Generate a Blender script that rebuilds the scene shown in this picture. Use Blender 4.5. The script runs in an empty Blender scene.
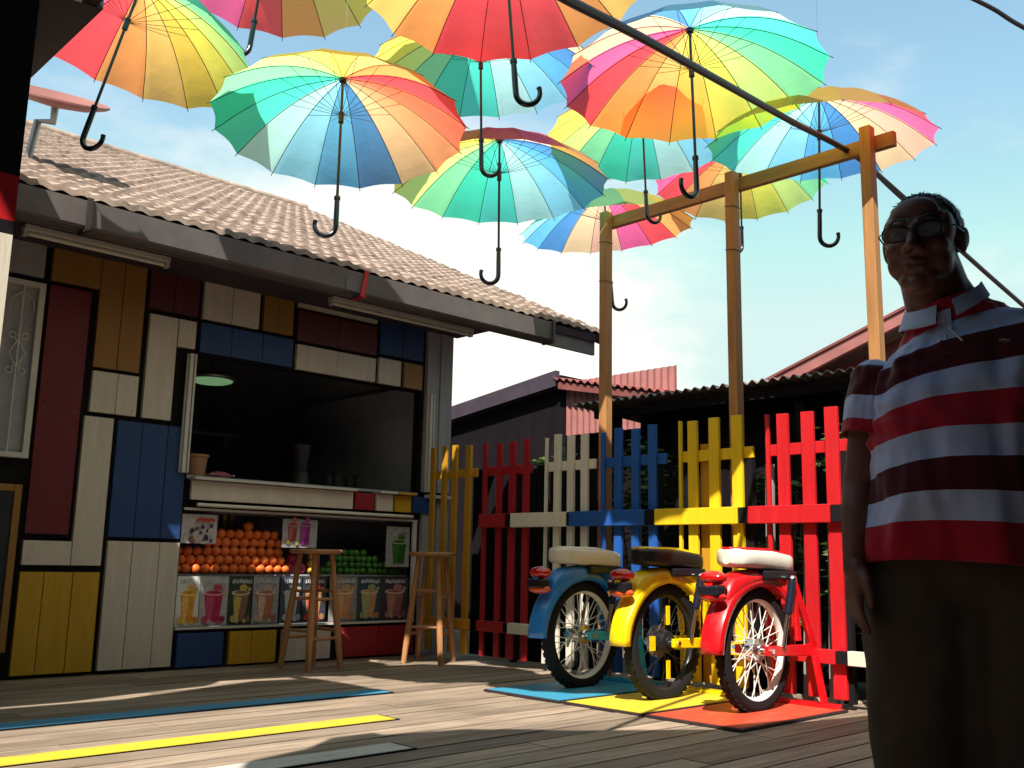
import bpy, bmesh, math, random
from mathutils import Vector, Matrix, noise
from math import sin, cos, pi, radians as rad
random.seed(7)
S = bpy.context.scene
COL = S.collection

# ------------------------------------------------------------------ materials
def mat(name, col, rough=.6, metal=0, spec=.4, bump=0, bscale=40, var=0, vscale=6, stretch=(1,1,1), emit=0, coat=0, dirt=0, trans=0, bdist=.003):
    m = bpy.data.materials.new(name); m.use_nodes = True
    nt = m.node_tree; b = nt.nodes['Principled BSDF']; N = nt.nodes.new; Lk = nt.links.new
    b.inputs['Base Color'].default_value = (*col, 1); b.inputs['Roughness'].default_value = rough
    b.inputs['Metallic'].default_value = metal; b.inputs['Specular IOR Level'].default_value = spec
    b.inputs['Coat Weight'].default_value = coat; b.inputs['Coat Roughness'].default_value = .12
    if trans: b.inputs['Transmission Weight'].default_value = trans
    if emit:
        b.inputs['Emission Color'].default_value = (*col, 1); b.inputs['Emission Strength'].default_value = emit
    if var or bump or dirt:
        tc = N('ShaderNodeTexCoord'); mp = N('ShaderNodeMapping'); mp.inputs['Scale'].default_value = stretch
        Lk(tc.outputs['Object'], mp.inputs['Vector'])
    if var:
        n = N('ShaderNodeTexNoise'); n.inputs['Scale'].default_value = vscale; n.inputs['Detail'].default_value = 6; n.inputs['Roughness'].default_value = .62
        Lk(mp.outputs[0], n.inputs['Vector'])
        r = N('ShaderNodeMapRange'); r.inputs['From Min'].default_value = .3; r.inputs['From Max'].default_value = .7
        r.inputs['To Min'].default_value = 1-var; r.inputs['To Max'].default_value = 1+var*.6
        Lk(n.outputs['Fac'], r.inputs['Value'])
        mx = N('ShaderNodeMix'); mx.data_type = 'RGBA'; mx.blend_type = 'MULTIPLY'; mx.inputs['Factor'].default_value = 1
        mx.inputs['A'].default_value = (*col, 1); Lk(r.outputs[0], mx.inputs['B']); out = mx.outputs['Result']
        if dirt:
            n2 = N('ShaderNodeTexNoise'); n2.inputs['Scale'].default_value = 9; n2.inputs['Detail'].default_value = 9; n2.inputs['Roughness'].default_value = .7
            Lk(mp.outputs[0], n2.inputs['Vector'])
            r2 = N('ShaderNodeMapRange'); r2.inputs['From Min'].default_value = .56; r2.inputs['From Max'].default_value = .72
            r2.inputs['To Max'].default_value = dirt; Lk(n2.outputs['Fac'], r2.inputs['Value'])
            m2 = N('ShaderNodeMix'); m2.data_type = 'RGBA'; Lk(r2.outputs[0], m2.inputs['Factor']); Lk(out, m2.inputs['A'])
            m2.inputs['B'].default_value = (.09, .07, .055, 1); out = m2.outputs['Result']
        Lk(out, b.inputs['Base Color'])
        rr = N('ShaderNodeMapRange'); rr.inputs['To Min'].default_value = max(.05, rough-.12); rr.inputs['To Max'].default_value = min(1, rough+.12)
        Lk(n.outputs['Fac'], rr.inputs['Value']); Lk(rr.outputs[0], b.inputs['Roughness'])
    if bump:
        n3 = N('ShaderNodeTexNoise'); n3.inputs['Scale'].default_value = bscale; n3.inputs['Detail'].default_value = 5
        Lk(mp.outputs[0], n3.inputs['Vector'])
        bp = N('ShaderNodeBump'); bp.inputs['Strength'].default_value = bump; bp.inputs['Distance'].default_value = bdist
        Lk(n3.outputs['Fac'], bp.inputs['Height']); Lk(bp.outputs[0], b.inputs['Normal'])
    return m

def paint(name, col, var=.14, dirt=.35, rough=.5):
    return mat(name, col, rough, bump=.3, bscale=22, var=var*.75, vscale=3.2, stretch=(6, 6, .7), dirt=dirt)

M = {}
M['white'] = paint('white paint', (.62, .56, .50), dirt=.2); M['yellow'] = paint('yellow paint', (.55, .31, .02)); M['mustard'] = paint('mustard paint', (.30, .15, .03))
M['blue'] = paint('blue paint', (.016, .055, .19)); M['maroon'] = paint('maroon paint', (.14, .012, .022)); M['red'] = paint('red paint', (.28, .015, .02))
M['black'] = mat('black paint', (.010, .009, .011), .7, 0, .12, bump=.3, bscale=30); M['dark'] = paint('dark brown paint', (.035, .024, .028)); M['darkred'] = paint('dark red paint', (.10, .02, .022))
M['pale'] = paint('pale grey paint', (.36, .34, .37), dirt=.15); M['frame_white'] = mat('white metal frame', (.6, .58, .56), .4, var=.1)
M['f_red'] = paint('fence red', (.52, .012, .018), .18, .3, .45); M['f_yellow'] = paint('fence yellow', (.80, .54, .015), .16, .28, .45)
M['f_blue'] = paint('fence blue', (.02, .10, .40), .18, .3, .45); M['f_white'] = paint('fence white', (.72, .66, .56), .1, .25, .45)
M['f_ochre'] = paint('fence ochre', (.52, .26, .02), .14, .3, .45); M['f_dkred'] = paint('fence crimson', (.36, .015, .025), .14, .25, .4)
M['timber'] = mat('raw timber', (.40, .19, .07), .6, bump=.5, bscale=18, var=.3, vscale=3, stretch=(9, 9, .6))
M['timber_h'] = mat('raw timber beam', (.38, .18, .07), .6, bump=.5, bscale=18, var=.3, vscale=3, stretch=(9, .6, 9))
M['stool'] = mat('stool wood', (.42, .20, .085), .42, var=.25, vscale=5, stretch=(5, 5, .8), bump=.2)
M['greywood'] = mat('weathered grey wood', (.30, .27, .27), .8, bump=.5, bscale=18, var=.3, vscale=3, stretch=(9, 9, .6))
M['chrome'] = mat('chrome', (.75, .75, .75), .18, 1); M['steel'] = mat('dull steel', (.32, .32, .33), .4, .8, var=.2)
M['rubber'] = mat('tyre rubber', (.013, .013, .015), .8, 0, .2, bump=.4, bscale=60)
M['plastic'] = mat('black plastic', (.012, .012, .018), .3); M['handle'] = mat('umbrella handle', (.012, .015, .03), .22, coat=.4)
M['rim_white'] = mat('white rim', (.78, .76, .72), .35, var=.1); M['rim_black'] = mat('black rim', (.015, .015, .018), .3)
M['seat_white'] = mat('white vinyl', (.74, .70, .62), .4, var=.08, bump=.15, bscale=70); M['seat_black'] = mat('black vinyl', (.015, .014, .016), .38, bump=.2, bscale=90)
for k, c in dict(red=(.70, .006, .012), yellow=(.88, .62, .004), blue=(.02, .22, .68), cyan=(.02, .42, .62)).items():
    M['gloss_'+k] = mat('gloss '+k+' paint', c, .34, coat=.45, var=.16, vscale=14, dirt=.22, bump=.12, bscale=50)
M['lens_red'] = mat('red lens', (.5, .005, .006), .12, coat=1); M['lens_amber'] = mat('amber lens', (.62, .07, .01), .15, coat=1)
M['orange'] = mat('orange peel', (.78, .16, .03), .42, bump=.35, bscale=160, var=.2, vscale=14, bdist=.001)
M['lime'] = mat('lime peel', (.055, .19, .03), .38, bump=.25, bscale=120, var=.3, vscale=16, bdist=.001)
M['pinkfruit'] = mat('pink fruit', (.45, .03, .10), .5, var=.3, vscale=18); M['yelfruit'] = mat('yellow fruit', (.62, .34, .05), .5, var=.3, vscale=18)
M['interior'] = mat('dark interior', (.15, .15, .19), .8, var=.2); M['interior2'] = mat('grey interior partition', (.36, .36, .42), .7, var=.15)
M['glass'] = mat('case glass', (.9, .95, .95), .05, trans=1)
M['paper'] = mat('poster paper', (.78, .78, .80), .35, var=.08); M['ink_dark'] = mat('poster dark ink', (.03, .035, .05), .35)
M['fluoro'] = mat('fluorescent tube', (.72, .69, .62), .35); M['zinc'] = mat('zinc gutter', (.14, .12, .125), .6, .1, var=.25, vscale=4, dirt=.5)
M['tan'] = mat('tan tub plastic', (.40, .20, .12), .5); M['pink'] = mat('pink packet', (.55, .14, .20), .4, var=.4, vscale=60)
M['lamp'] = mat('lamp shade glow', (.26, .50, .24), .5, emit=.26)
M['wire'] = mat('black cable', (.012, .011, .014), .5); M['thinwire'] = mat('hanging wire', (.12, .12, .13), .4, .6)
M['dish'] = mat('dish paint', (.27, .11, .095), .5, var=.15, vscale=5); M['dishtext'] = mat('dish lettering', (.34, .19, .17), .5)
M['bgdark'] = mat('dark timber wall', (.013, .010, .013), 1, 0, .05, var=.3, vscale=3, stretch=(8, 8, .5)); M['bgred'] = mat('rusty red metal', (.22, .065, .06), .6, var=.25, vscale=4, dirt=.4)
M['bgpink'] = mat('pink metal siding', (.34, .13, .125), .6, var=.2, vscale=4, dirt=.3); M['rust'] = mat('rusted corrugated metal', (.24, .18, .165), .7, var=.4, vscale=5, dirt=.6)
M['fascia'] = mat('purple brown fascia', (.05, .035, .055), .7, var=.3)
M['leaf'] = mat('shrub leaves', (.06, .12, .02), .5, var=.5, vscale=3); M['bark'] = mat('bark', (.09, .06, .04), .9, bump=.5, var=.3)
M['skin'] = mat('skin', (.17, .068, .052), .48, var=.12, vscale=20, bump=.15, bscale=140, bdist=.001)
M['hair'] = mat('black hair', (.012, .010, .012), .45, bump=.8, bscale=60, stretch=(1, 1, 5)); M['lips'] = mat('lips', (.16, .05, .045), .45)
M['eye'] = mat('eye white', (.16, .13, .12), .3); M['iris'] = mat('iris', (.012, .008, .006), .1)
M['trouser'] = mat('dark trousers', (.080, .052, .034), .9, var=.2, vscale=8, bump=.3, bscale=90); M['shoe'] = mat('shoe leather', (.02, .016, .014), .4)
M['collar'] = mat('shirt collar cloth', (.52, .58, .82), .85, bump=.3, bscale=200)
M['lensglass'] = mat('spectacle lens', (.6, .6, .65), .05, trans=.9)

def tiles_mat():
    m = mat('roof tiles', (.36, .275, .235), .95, 0, .08, bump=1, bscale=30, var=.5, vscale=7, dirt=.85)
    return m
M['tiles'] = tiles_mat()
def floor_mat():
    m = bpy.data.materials.new('floor planks'); m.use_nodes = True; nt = m.node_tree; N = nt.nodes.new; Lk = nt.links.new; b = nt.nodes['Principled BSDF']
    tc = N('ShaderNodeTexCoord'); mp = N('ShaderNodeMapping'); mp.inputs['Scale'].default_value = (.9, 14, 14); Lk(tc.outputs['Object'], mp.inputs[0])
    n = N('ShaderNodeTexNoise'); n.inputs['Scale'].default_value = 2.2; n.inputs['Detail'].default_value = 9; n.inputs['Roughness'].default_value = .65; Lk(mp.outputs[0], n.inputs[0])
    cr = N('ShaderNodeValToRGB'); e = cr.color_ramp.elements
    e[0].position = .3; e[0].color = (.16, .122, .095, 1); e[1].position = .7; e[1].color = (.46, .36, .275, 1); el = e.new(.5); el.color = (.33, .255, .195, 1)
    Lk(n.outputs[0], cr.inputs[0])
    at = N('ShaderNodeAttribute'); at.attribute_name = 'tone'
    mx = N('ShaderNodeMix'); mx.data_type = 'RGBA'; mx.blend_type = 'MULTIPLY'; mx.inputs['Factor'].default_value = 1
    Lk(cr.outputs[0], mx.inputs['A']); Lk(at.outputs['Color'], mx.inputs['B'])
    n2 = N('ShaderNodeTexNoise'); n2.inputs['Scale'].default_value = 1.7; n2.inputs['Detail'].default_value = 8; Lk(tc.outputs['Object'], n2.inputs[0])
    r = N('ShaderNodeMapRange'); r.inputs['From Min'].default_value = .45; r.inputs['From Max'].default_value = .75; r.inputs['To Max'].default_value = .5; Lk(n2.outputs[0], r.inputs[0])
    m2 = N('ShaderNodeMix'); m2.data_type = 'RGBA'; Lk(r.outputs[0], m2.inputs['Factor']); Lk(mx.outputs['Result'], m2.inputs['A']); m2.inputs['B'].default_value = (.13, .10, .08, 1)
    Lk(m2.outputs['Result'], b.inputs['Base Color']); b.inputs['Roughness'].default_value = .62; b.inputs['Specular IOR Level'].default_value = .35
    bp = N('ShaderNodeBump'); bp.inputs['Strength'].default_value = .7; bp.inputs['Distance'].default_value = .006; Lk(n.outputs[0], bp.inputs['Height']); Lk(bp.outputs[0], b.inputs['Normal'])
    return m
M['floor'] = floor_mat()
def worn(name, col, wear=.5):      # paint worn through to the plank
    m = bpy.data.materials.new(name); m.use_nodes = True; nt = m.node_tree; N = nt.nodes.new; Lk = nt.links.new; b = nt.nodes['Principled BSDF']
    tc = N('ShaderNodeTexCoord'); mp = N('ShaderNodeMapping'); mp.inputs['Scale'].default_value = (1.2, 8, 8); Lk(tc.outputs['Object'], mp.inputs[0])
    n = N('ShaderNodeTexNoise'); n.inputs['Scale'].default_value = 4; n.inputs['Detail'].default_value = 9; n.inputs['Roughness'].default_value = .7; Lk(mp.outputs[0], n.inputs[0])
    r = N('ShaderNodeMapRange'); r.inputs['From Min'].default_value = .52; r.inputs['From Max'].default_value = .7; r.inputs['To Max'].default_value = wear; Lk(n.outputs[0], r.inputs[0])
    m2 = N('ShaderNodeMix'); m2.data_type = 'RGBA'; Lk(r.outputs[0], m2.inputs['Factor']); m2.inputs['A'].default_value = (*col, 1); m2.inputs['B'].default_value = (.22, .16, .12, 1)
    Lk(m2.outputs['Result'], b.inputs['Base Color']); b.inputs['Roughness'].default_value = .5
    bp = N('ShaderNodeBump'); bp.inputs['Strength'].default_value = .4; bp.inputs['Distance'].default_value = .003; Lk(n.outputs[0], bp.inputs['Height']); Lk(bp.outputs[0], b.inputs['Normal'])
    return m
M['w_yellow'] = worn('worn yellow floor paint', (.74, .54, .04), .6); M['w_blue'] = worn('worn blue floor paint', (.05, .30, .52), .5); M['w_white'] = worn('worn white floor paint', (.56, .54, .52), .6)
M['w_red'] = worn('worn red floor paint', (.58, .065, .03), .55); M['w_cyan'] = worn('worn cyan floor paint', (.035, .28, .46), .55)
def canopy_mat():
    m = bpy.data.materials.new('umbrella cloth'); m.use_nodes = True; nt = m.node_tree; nt.nodes.clear(); N = nt.nodes.new; Lk = nt.links.new
    at = N('ShaderNodeAttribute'); at.attribute_name = 'Col'
    hs = N('ShaderNodeHueSaturation'); hs.inputs['Saturation'].default_value = 1.0; hs.inputs['Value'].default_value = 1.0; Lk(at.outputs['Color'], hs.inputs['Color'])
    d = N('ShaderNodeBsdfDiffuse'); t = N('ShaderNodeBsdfTranslucent'); g = N('ShaderNodeBsdfGlossy'); g.inputs['Roughness'].default_value = .35
    Lk(hs.outputs[0], d.inputs['Color']); Lk(hs.outputs[0], t.inputs['Color']); g.inputs['Color'].default_value = (.9, .9, .9, 1)
    tc = N('ShaderNodeTexCoord'); n = N('ShaderNodeTexNoise'); n.inputs['Scale'].default_value = 9; n.inputs['Detail'].default_value = 3; Lk(tc.outputs['Object'], n.inputs[0])
    bp = N('ShaderNodeBump'); bp.inputs['Strength'].default_value = .35; bp.inputs['Distance'].default_value = .012; Lk(n.outputs[0], bp.inputs['Height'])
    for s in (d, t, g): Lk(bp.outputs[0], s.inputs['Normal'])
    x = N('ShaderNodeMixShader'); x.inputs[0].default_value = .84; Lk(d.outputs[0], x.inputs[1]); Lk(t.outputs[0], x.inputs[2])
    y = N('ShaderNodeMixShader'); y.inputs[0].default_value = .07; Lk(x.outputs[0], y.inputs[1]); Lk(g.outputs[0], y.inputs[2])
    o = N('ShaderNodeOutputMaterial'); Lk(y.outputs[0], o.inputs['Surface']); return m
M['canopy'] = canopy_mat()

# ------------------------------------------------------------------ builders
class MB:
    def __init__(s): s.v = []; s.f = []; s.m = []; s.mi = 0; s.cols = None
    def add(s, vs, fs):
        o = len(s.v); s.v += [tuple(v) for v in vs]; s.f += [tuple(i+o for i in f) for f in fs]; s.m += [s.mi]*len(fs)
    def mm(s, a, b):
        x0, y0, z0 = a; x1, y1, z1 = b
        s.add([(x0,y0,z0),(x1,y0,z0),(x1,y1,z0),(x0,y1,z0),(x0,y0,z1),(x1,y0,z1),(x1,y1,z1),(x0,y1,z1)],
              [(0,3,2,1),(4,5,6,7),(0,1,5,4),(1,2,6,5),(2,3,7,6),(3,0,4,7)])
    def box(s, c, sz, R=None):
        vs = []
        for z in (-.5, .5):
            for x, y in ((-.5,-.5),(.5,-.5),(.5,.5),(-.5,.5)):
                v = Vector((x*sz[0], y*sz[1], z*sz[2]))
                if R is not None: v = R @ v
                vs.append(v+Vector(c))
        s.add(vs, [(0,3,2,1),(4,5,6,7),(0,1,5,4),(1,2,6,5),(2,3,7,6),(3,0,4,7)])
    def tube(s, pts, r, seg=8, flat=1.0, up=None, caps=True):
        pts = [Vector(p) for p in pts]; n = len(pts); rs = r if isinstance(r, (list, tuple)) else [r]*n
        T = [(pts[min(i+1, n-1)]-pts[max(i-1, 0)]).normalized() for i in range(n)]
        u = Vector(up) if up else (Vector((0,0,1)) if abs(T[0].z) < .9 else Vector((1,0,0)))
        vs = []; u = (u - T[0]*u.dot(T[0])).normalized()
        for i in range(n):
            u = (u - T[i]*u.dot(T[i])).normalized(); w = T[i].cross(u)
            for k in range(seg):
                a = 2*pi*k/seg; vs.append(pts[i]+u*(cos(a)*rs[i])+w*(sin(a)*rs[i]*flat))
        fs = [(i*seg+k, i*seg+(k+1) % seg, (i+1)*seg+(k+1) % seg, (i+1)*seg+k) for i in range(n-1) for k in range(seg)]
        if caps: fs += [tuple(range(seg))[::-1], tuple((n-1)*seg+k for k in range(seg))]
        s.add(vs, fs)
    def lathe(s, prof, seg=24, c=(0,0,0), R=None, arc=None):
        vs = []; full = arc is None; a0, a1 = arc if arc else (0, 2*pi); ns = seg if full else seg+1
        for r, z in prof:
            for k in range(ns):
                a = a0+(a1-a0)*k/seg; v = Vector((cos(a)*r, sin(a)*r, z))
                if R is not None: v = R @ v
                vs.append(v+Vector(c))
        fs = []
        for i in range(len(prof)-1):
            for k in range(seg):
                k2 = (k+1) % ns if full else k+1
                fs.append((i*ns+k, i*ns+k2, (i+1)*ns+k2, (i+1)*ns+k))
        s.add(vs, fs)
    def sphere(s, c, r, seg=14, rings=9, sc=(1,1,1)):
        vs = [Vector(c)+Vector((0,0,r*sc[2]))]
        for i in range(1, rings):
            for k in range(seg):
                t = pi*i/rings; a = 2*pi*k/seg; vs.append(Vector(c)+Vector((sin(t)*cos(a)*r*sc[0], sin(t)*sin(a)*r*sc[1], cos(t)*r*sc[2])))
        vs.append(Vector(c)-Vector((0,0,r*sc[2]))); L = len(vs)-1
        fs = [(0, 1+k, 1+(k+1) % seg) for k in range(seg)]
        fs += [(1+i*seg+k, 1+(i+1)*seg+k, 1+(i+1)*seg+(k+1) % seg, 1+i*seg+(k+1) % seg) for i in range(rings-2) for k in range(seg)]
        fs += [(L, 1+(rings-2)*seg+(k+1) % seg, 1+(rings-2)*seg+k) for k in range(seg)]
        s.add(vs, fs)
    def poly(s, pts, th, ax):     # polygon extruded by vector ax*th
        n = len(pts); a = [Vector(p) for p in pts]; d = Vector(ax)*th; b = [p+d for p in a]
        s.add(a+b, [tuple(range(n)), tuple(range(2*n-1, n-1, -1))]+[(i, n+i, n+(i+1) % n, (i+1) % n) for i in range(n)])
    def build(s, name, mats, parent=None, smooth=False, bevel=0, local=False, loc=None):
        me = bpy.data.meshes.new(name); off = Vector((0,0,0))
        if not local: off = parent.location if parent is not None and parent.parent is None else (parent.matrix_world.translation if parent else Vector((0,0,0)))
        if loc is not None: off = Vector(loc)
        if parent is not None and not local and parent.parent is not None: off = WO[parent.name]
        me.from_pydata([tuple(Vector(v)-off) for v in s.v], [], s.f)
        for m in (mats if isinstance(mats, (list, tuple)) else [mats]): me.materials.append(M[m] if isinstance(m, str) else m)
        me.polygons.foreach_set('material_index', s.m)
        bm = bmesh.new(); bm.from_mesh(me); bmesh.ops.recalc_face_normals(bm, faces=bm.faces); bm.to_mesh(me); bm.free()
        if smooth:
            me.polygons.foreach_set('use_smooth', [True]*len(me.polygons))
            me.set_sharp_from_angle(angle=rad(40))
        o = bpy.data.objects.new(name, me); COL.objects.link(o)
        if parent is not None: o.parent = parent; WO[o.name] = off
        elif loc is not None: o.location = loc
        if bevel:
            b = o.modifiers.new('bevel', 'BEVEL'); b.width = bevel; b.segments = 2; b.limit_method = 'ANGLE'
        return o
WO = {}
def tag(o, label=None, cat=None, group=None, kind=None):
    if label: o['label'] = label
    if cat: o['category'] = cat
    if group: o['group'] = group
    if kind: o['kind'] = kind
    return o
def thing(name, label, cat, loc=(0,0,0), group=None):
    o = bpy.data.objects.new(name, None); COL.objects.link(o); o.location = loc; o.empty_display_size = .1
    return tag(o, label, cat, group)
def bx(name, a, b, m, parent=None, bevel=0, loc=None):
    q = MB(); q.mm(a, b); return q.build(name, m, parent, bevel=bevel, loc=loc)
def struct(name, q, m, **k):
    o = q.build(name, m, **k); o['kind'] = 'structure'; return o
def solid(name, q, m, label, cat, base, group=None, **k):
    o = q.build(name, m, loc=base, **k); return tag(o, label, cat, group)

# ------------------------------------------------------------------ camera
CAM = Vector((0, 0, .72))
F = Vector((0.68299957, 0.70863268, 0.17706303)); Rv = Vector((0.71742673, -0.69635967, 0.01954714)); U = Vector((-0.1371513, -0.11367906, 0.98400538))
cd = bpy.data.cameras.new('camera'); cam = bpy.data.objects.new('camera', cd); COL.objects.link(cam); S.camera = cam
cam.matrix_world = Matrix(((Rv.x, U.x, -F.x, CAM.x), (Rv.y, U.y, -F.y, CAM.y), (Rv.z, U.z, -F.z, CAM.z), (0, 0, 0, 1)))
cd.sensor_width = 36; cd.lens = 984.82/1024*36; cd.clip_start = .05; cd.clip_end = 2000

# ------------------------------------------------------------------ light
SUN = Vector((-.53, -.36, .77)).normalized()
sd = bpy.data.lights.new('sun', 'SUN'); so = bpy.data.objects.new('sun', sd); COL.objects.link(so)
sd.energy = 5; sd.angle = rad(.5); sd.color = (1, .93, .80); so.rotation_euler = (-SUN).to_track_quat('-Z', 'Y').to_euler(); so.location = (0, 0, 8)
W = bpy.data.worlds.new('World'); S.world = W; W.use_nodes = True; nt = W.node_tree; N = nt.nodes.new; Lk = nt.links.new
bg = nt.nodes['Background']; sky = N('ShaderNodeTexSky'); sky.sky_type = 'NISHITA'; sky.sun_disc = False
sky.sun_elevation = math.asin(SUN.z); sky.sun_rotation = math.atan2(SUN.x, SUN.y); sky.air_density = 1.3; sky.dust_density = 1.5; sky.ozone_density = .6
tc = N('ShaderNodeTexCoord'); mp = N('ShaderNodeMapping'); mp.inputs['Scale'].default_value = (1.6, 1.6, 4.2); Lk(tc.outputs['Generated'], mp.inputs[0])
n1 = N('ShaderNodeTexNoise'); n1.inputs['Scale'].default_value = 1.9; n1.inputs['Detail'].default_value = 9; n1.inputs['Roughness'].default_value = .56; Lk(mp.outputs[0], n1.inputs[0])
sx = N('ShaderNodeSeparateXYZ'); Lk(tc.outputs['Generated'], sx.inputs[0])
lo = N('ShaderNodeMapRange'); lo.inputs['From Min'].default_value = .06; lo.inputs['From Max'].default_value = .62; lo.inputs['To Min'].default_value = .15; lo.inputs['To Max'].default_value = -.08; Lk(sx.outputs['Z'], lo.inputs[0])
# a bank of cumulus low down towards the far end of the shop
dt = N('ShaderNodeVectorMath'); dt.operation = 'DOT_PRODUCT'; dt.inputs[1].default_value = (.665, .69, .285); Lk(tc.outputs['Generated'], dt.inputs[0])
bk = N('ShaderNodeMapRange'); bk.inputs['From Min'].default_value = .965; bk.inputs['From Max'].default_value = 1.0; bk.inputs['To Min'].default_value = 0; bk.inputs['To Max'].default_value = .22; Lk(dt.outputs['Value'], bk.inputs[0])
ad = N('ShaderNodeMath'); Lk(n1.outputs[0], ad.inputs[0]); Lk(lo.outputs[0], ad.inputs[1])
ad2 = N('ShaderNodeMath'); Lk(ad.outputs[0], ad2.inputs[0]); Lk(bk.outputs[0], ad2.inputs[1])
cr = N('ShaderNodeMapRange'); cr.interpolation_type = 'SMOOTHSTEP'; cr.inputs['From Min'].default_value = .53; cr.inputs['From Max'].default_value = .86; cr.inputs['To Max'].default_value = .9; Lk(ad2.outputs[0], cr.inputs[0])
tint = N('ShaderNodeMix'); tint.data_type = 'RGBA'; tint.blend_type = 'MULTIPLY'; tint.inputs['Factor'].default_value = 1; tint.inputs['B'].default_value = (1.13, 1.27, 1.10, 1)
Lk(sky.outputs[0], tint.inputs['A'])
cap = N('ShaderNodeMix'); cap.data_type = 'RGBA'; cap.blend_type = 'DARKEN'; cap.inputs['Factor'].default_value = 1; cap.inputs['B'].default_value = (3.4, 4.4, 4.3, 1); Lk(tint.outputs['Result'], cap.inputs['A'])
cl = N('ShaderNodeMix'); cl.data_type = 'RGBA'; Lk(cr.outputs[0], cl.inputs['Factor']); Lk(cap.outputs['Result'], cl.inputs['A']); cl.inputs['B'].default_value = (6.2, 5.8, 5.1, 1)
Lk(cl.outputs['Result'], bg.inputs['Color']); bg.inputs['Strength'].default_value = .12
S.view_settings.view_transform = 'Standard'; S.view_settings.look = 'None'; S.view_settings.exposure = .80; S.view_settings.gamma = 1
S.render.engine = 'CYCLES'

# ------------------------------------------------------------------ ground, floor
q = MB(); q.mm((-200, -200, -2.0), (300, 300, -.25)); struct('ground', q, mat('earth', (.12, .10, .075), .9, var=.4, vscale=.4))
q = MB(); tones = []
X0, X1 = -2.6, 5.32
for k in range(-32, 31):
    y = 3.10+.15*k
    if y > 7.0: break
    x = X0 - random.random()*2
    while x < X1:
        L = random.choice((2.4, 3.0, 3.6)); a = max(x, X0); b = min(x+L, X1)
        if b > a+.05:
            t = random.uniform(.62, 1.15); h = random.uniform(-.002, .002); n0 = len(q.f)
            q.mm((a+.003, y+.006, -.04), (b-.003, y+.144, h)); tones += [t]*(len(q.f)-n0)
        x += L
fl = q.build('floor', 'floor', bevel=0); fl['kind'] = 'structure'
ca = fl.data.color_attributes.new('tone', 'FLOAT_COLOR', 'CORNER')
for p in fl.data.polygons:
    for li in p.loop_indices: t = tones[p.index]; ca.data[li].color = (t, t*random.uniform(.99, 1), t, 1)
q = MB(); q.mm((X0, -1.7, -.16), (X1, 7.0, -.05)); struct('floor_frame', q, 'black')
for nm, y, x0, x1, m in (('painted_strip_blue', 4.45, -.4, 3.42, 'w_blue'), ('painted_strip_yellow', 3.70, -1.2, 2.88, 'w_yellow'), ('painted_strip_white', 3.10, 1.2, 2.50, 'w_white')):
    q = MB(); q.mm((x0, y+.004, .002), (x1, y+.146, .0075)); struct(nm, q, m)
    q = MB(); q.mm((x0, y-.004, .002), (x1+.02, y+.002, .0055)); q.mm((x0, y+.148, .002), (x1+.02, y+.154, .0055)); q.mm((x1+.002, y+.002, .002), (x1+.02, y+.148, .0055)); struct('painted_strip_outline', q, 'black')

for nm, y0, y1, m, rim, lb in (('blue', 3.62, 4.20, 'w_cyan', 'f_blue', 'blue painted floor board under the blue half moped'), ('yellow', 3.08, 3.60, 'w_yellow', 'black', 'yellow painted floor board under the yellow half moped'), ('red', 2.53, 3.06, 'w_red', 'black', 'red painted floor board under the red half moped')):
    t = thing('painted_board', lb, 'painted board', (4.36, (y0+y1)/2, 0), 'painted boards under the mopeds')
    bx('panel', (3.89, y0+.015, .003), (4.83, y1-.015, .016), m, t)
    q = MB(); q.mm((3.875, y0, .003), (4.845, y0+.014, .014)); q.mm((3.875, y1-.014, .003), (4.845, y1, .014)); q.mm((3.875, y0+.015, .003), (3.889, y1-.015, .014)); q.build('edge_strip', 'dark', t)

# ------------------------------------------------------------------ juice shop
YW = 6.12
shop = thing('juice_shop', 'juice shop clad in coloured rectangular panels with a tiled roof', 'shop', (3.0, 6.3, 0))
def wpart(name, q, m, **k): return q.build(name, m, shop, **k)
q = MB()   # dark backing with the serving opening and display opening left out
for a, b, c, d in ((-2.6, 2.955, 0, 2.75), (4.895, 5.2, 0, 2.75), (2.955, 4.895, 2.045, 2.75), (2.955, 4.895, 1.03, 1.215), (2.955, 4.895, 0, .245)):
    q.mm((a, YW+.012, c), (b, YW+.10, d))
wpart('wall_core', q, 'black')
def panel(x0, x1, z0, z1, m, seams=(), label=None, th=.02):
    q = MB(); g = .0025; xs = [x0]+list(seams)+[x1]
    for a, b in zip(xs, xs[1:]):
        q.mm((a+g, YW-th+random.uniform(0, .003), z0), (b-g, YW+.0115, z1))
    q.mi = 1
    for a, b in zip(xs, xs[1:]):
        for zz in [z0+.035, z1-.035]+([(z0+z1)/2] if z1-z0 > .6 else []):
            for xx in (a+.03, b-.03):
                if b-a > .08 and z1-z0 > .1: xj = xx+random.uniform(-.006, .006); zj = zz+random.uniform(-.008, .008); q.poly([(xj+.0032*cos(k*pi/3), YW-th-.0012, zj+.0032*sin(k*pi/3)) for k in range(6)], .004, (0, 1, 0))
    o = wpart('wall_panel', q, [m, 'greywood'], bevel=0)
    if label: o['label'] = label
    return o
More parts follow.
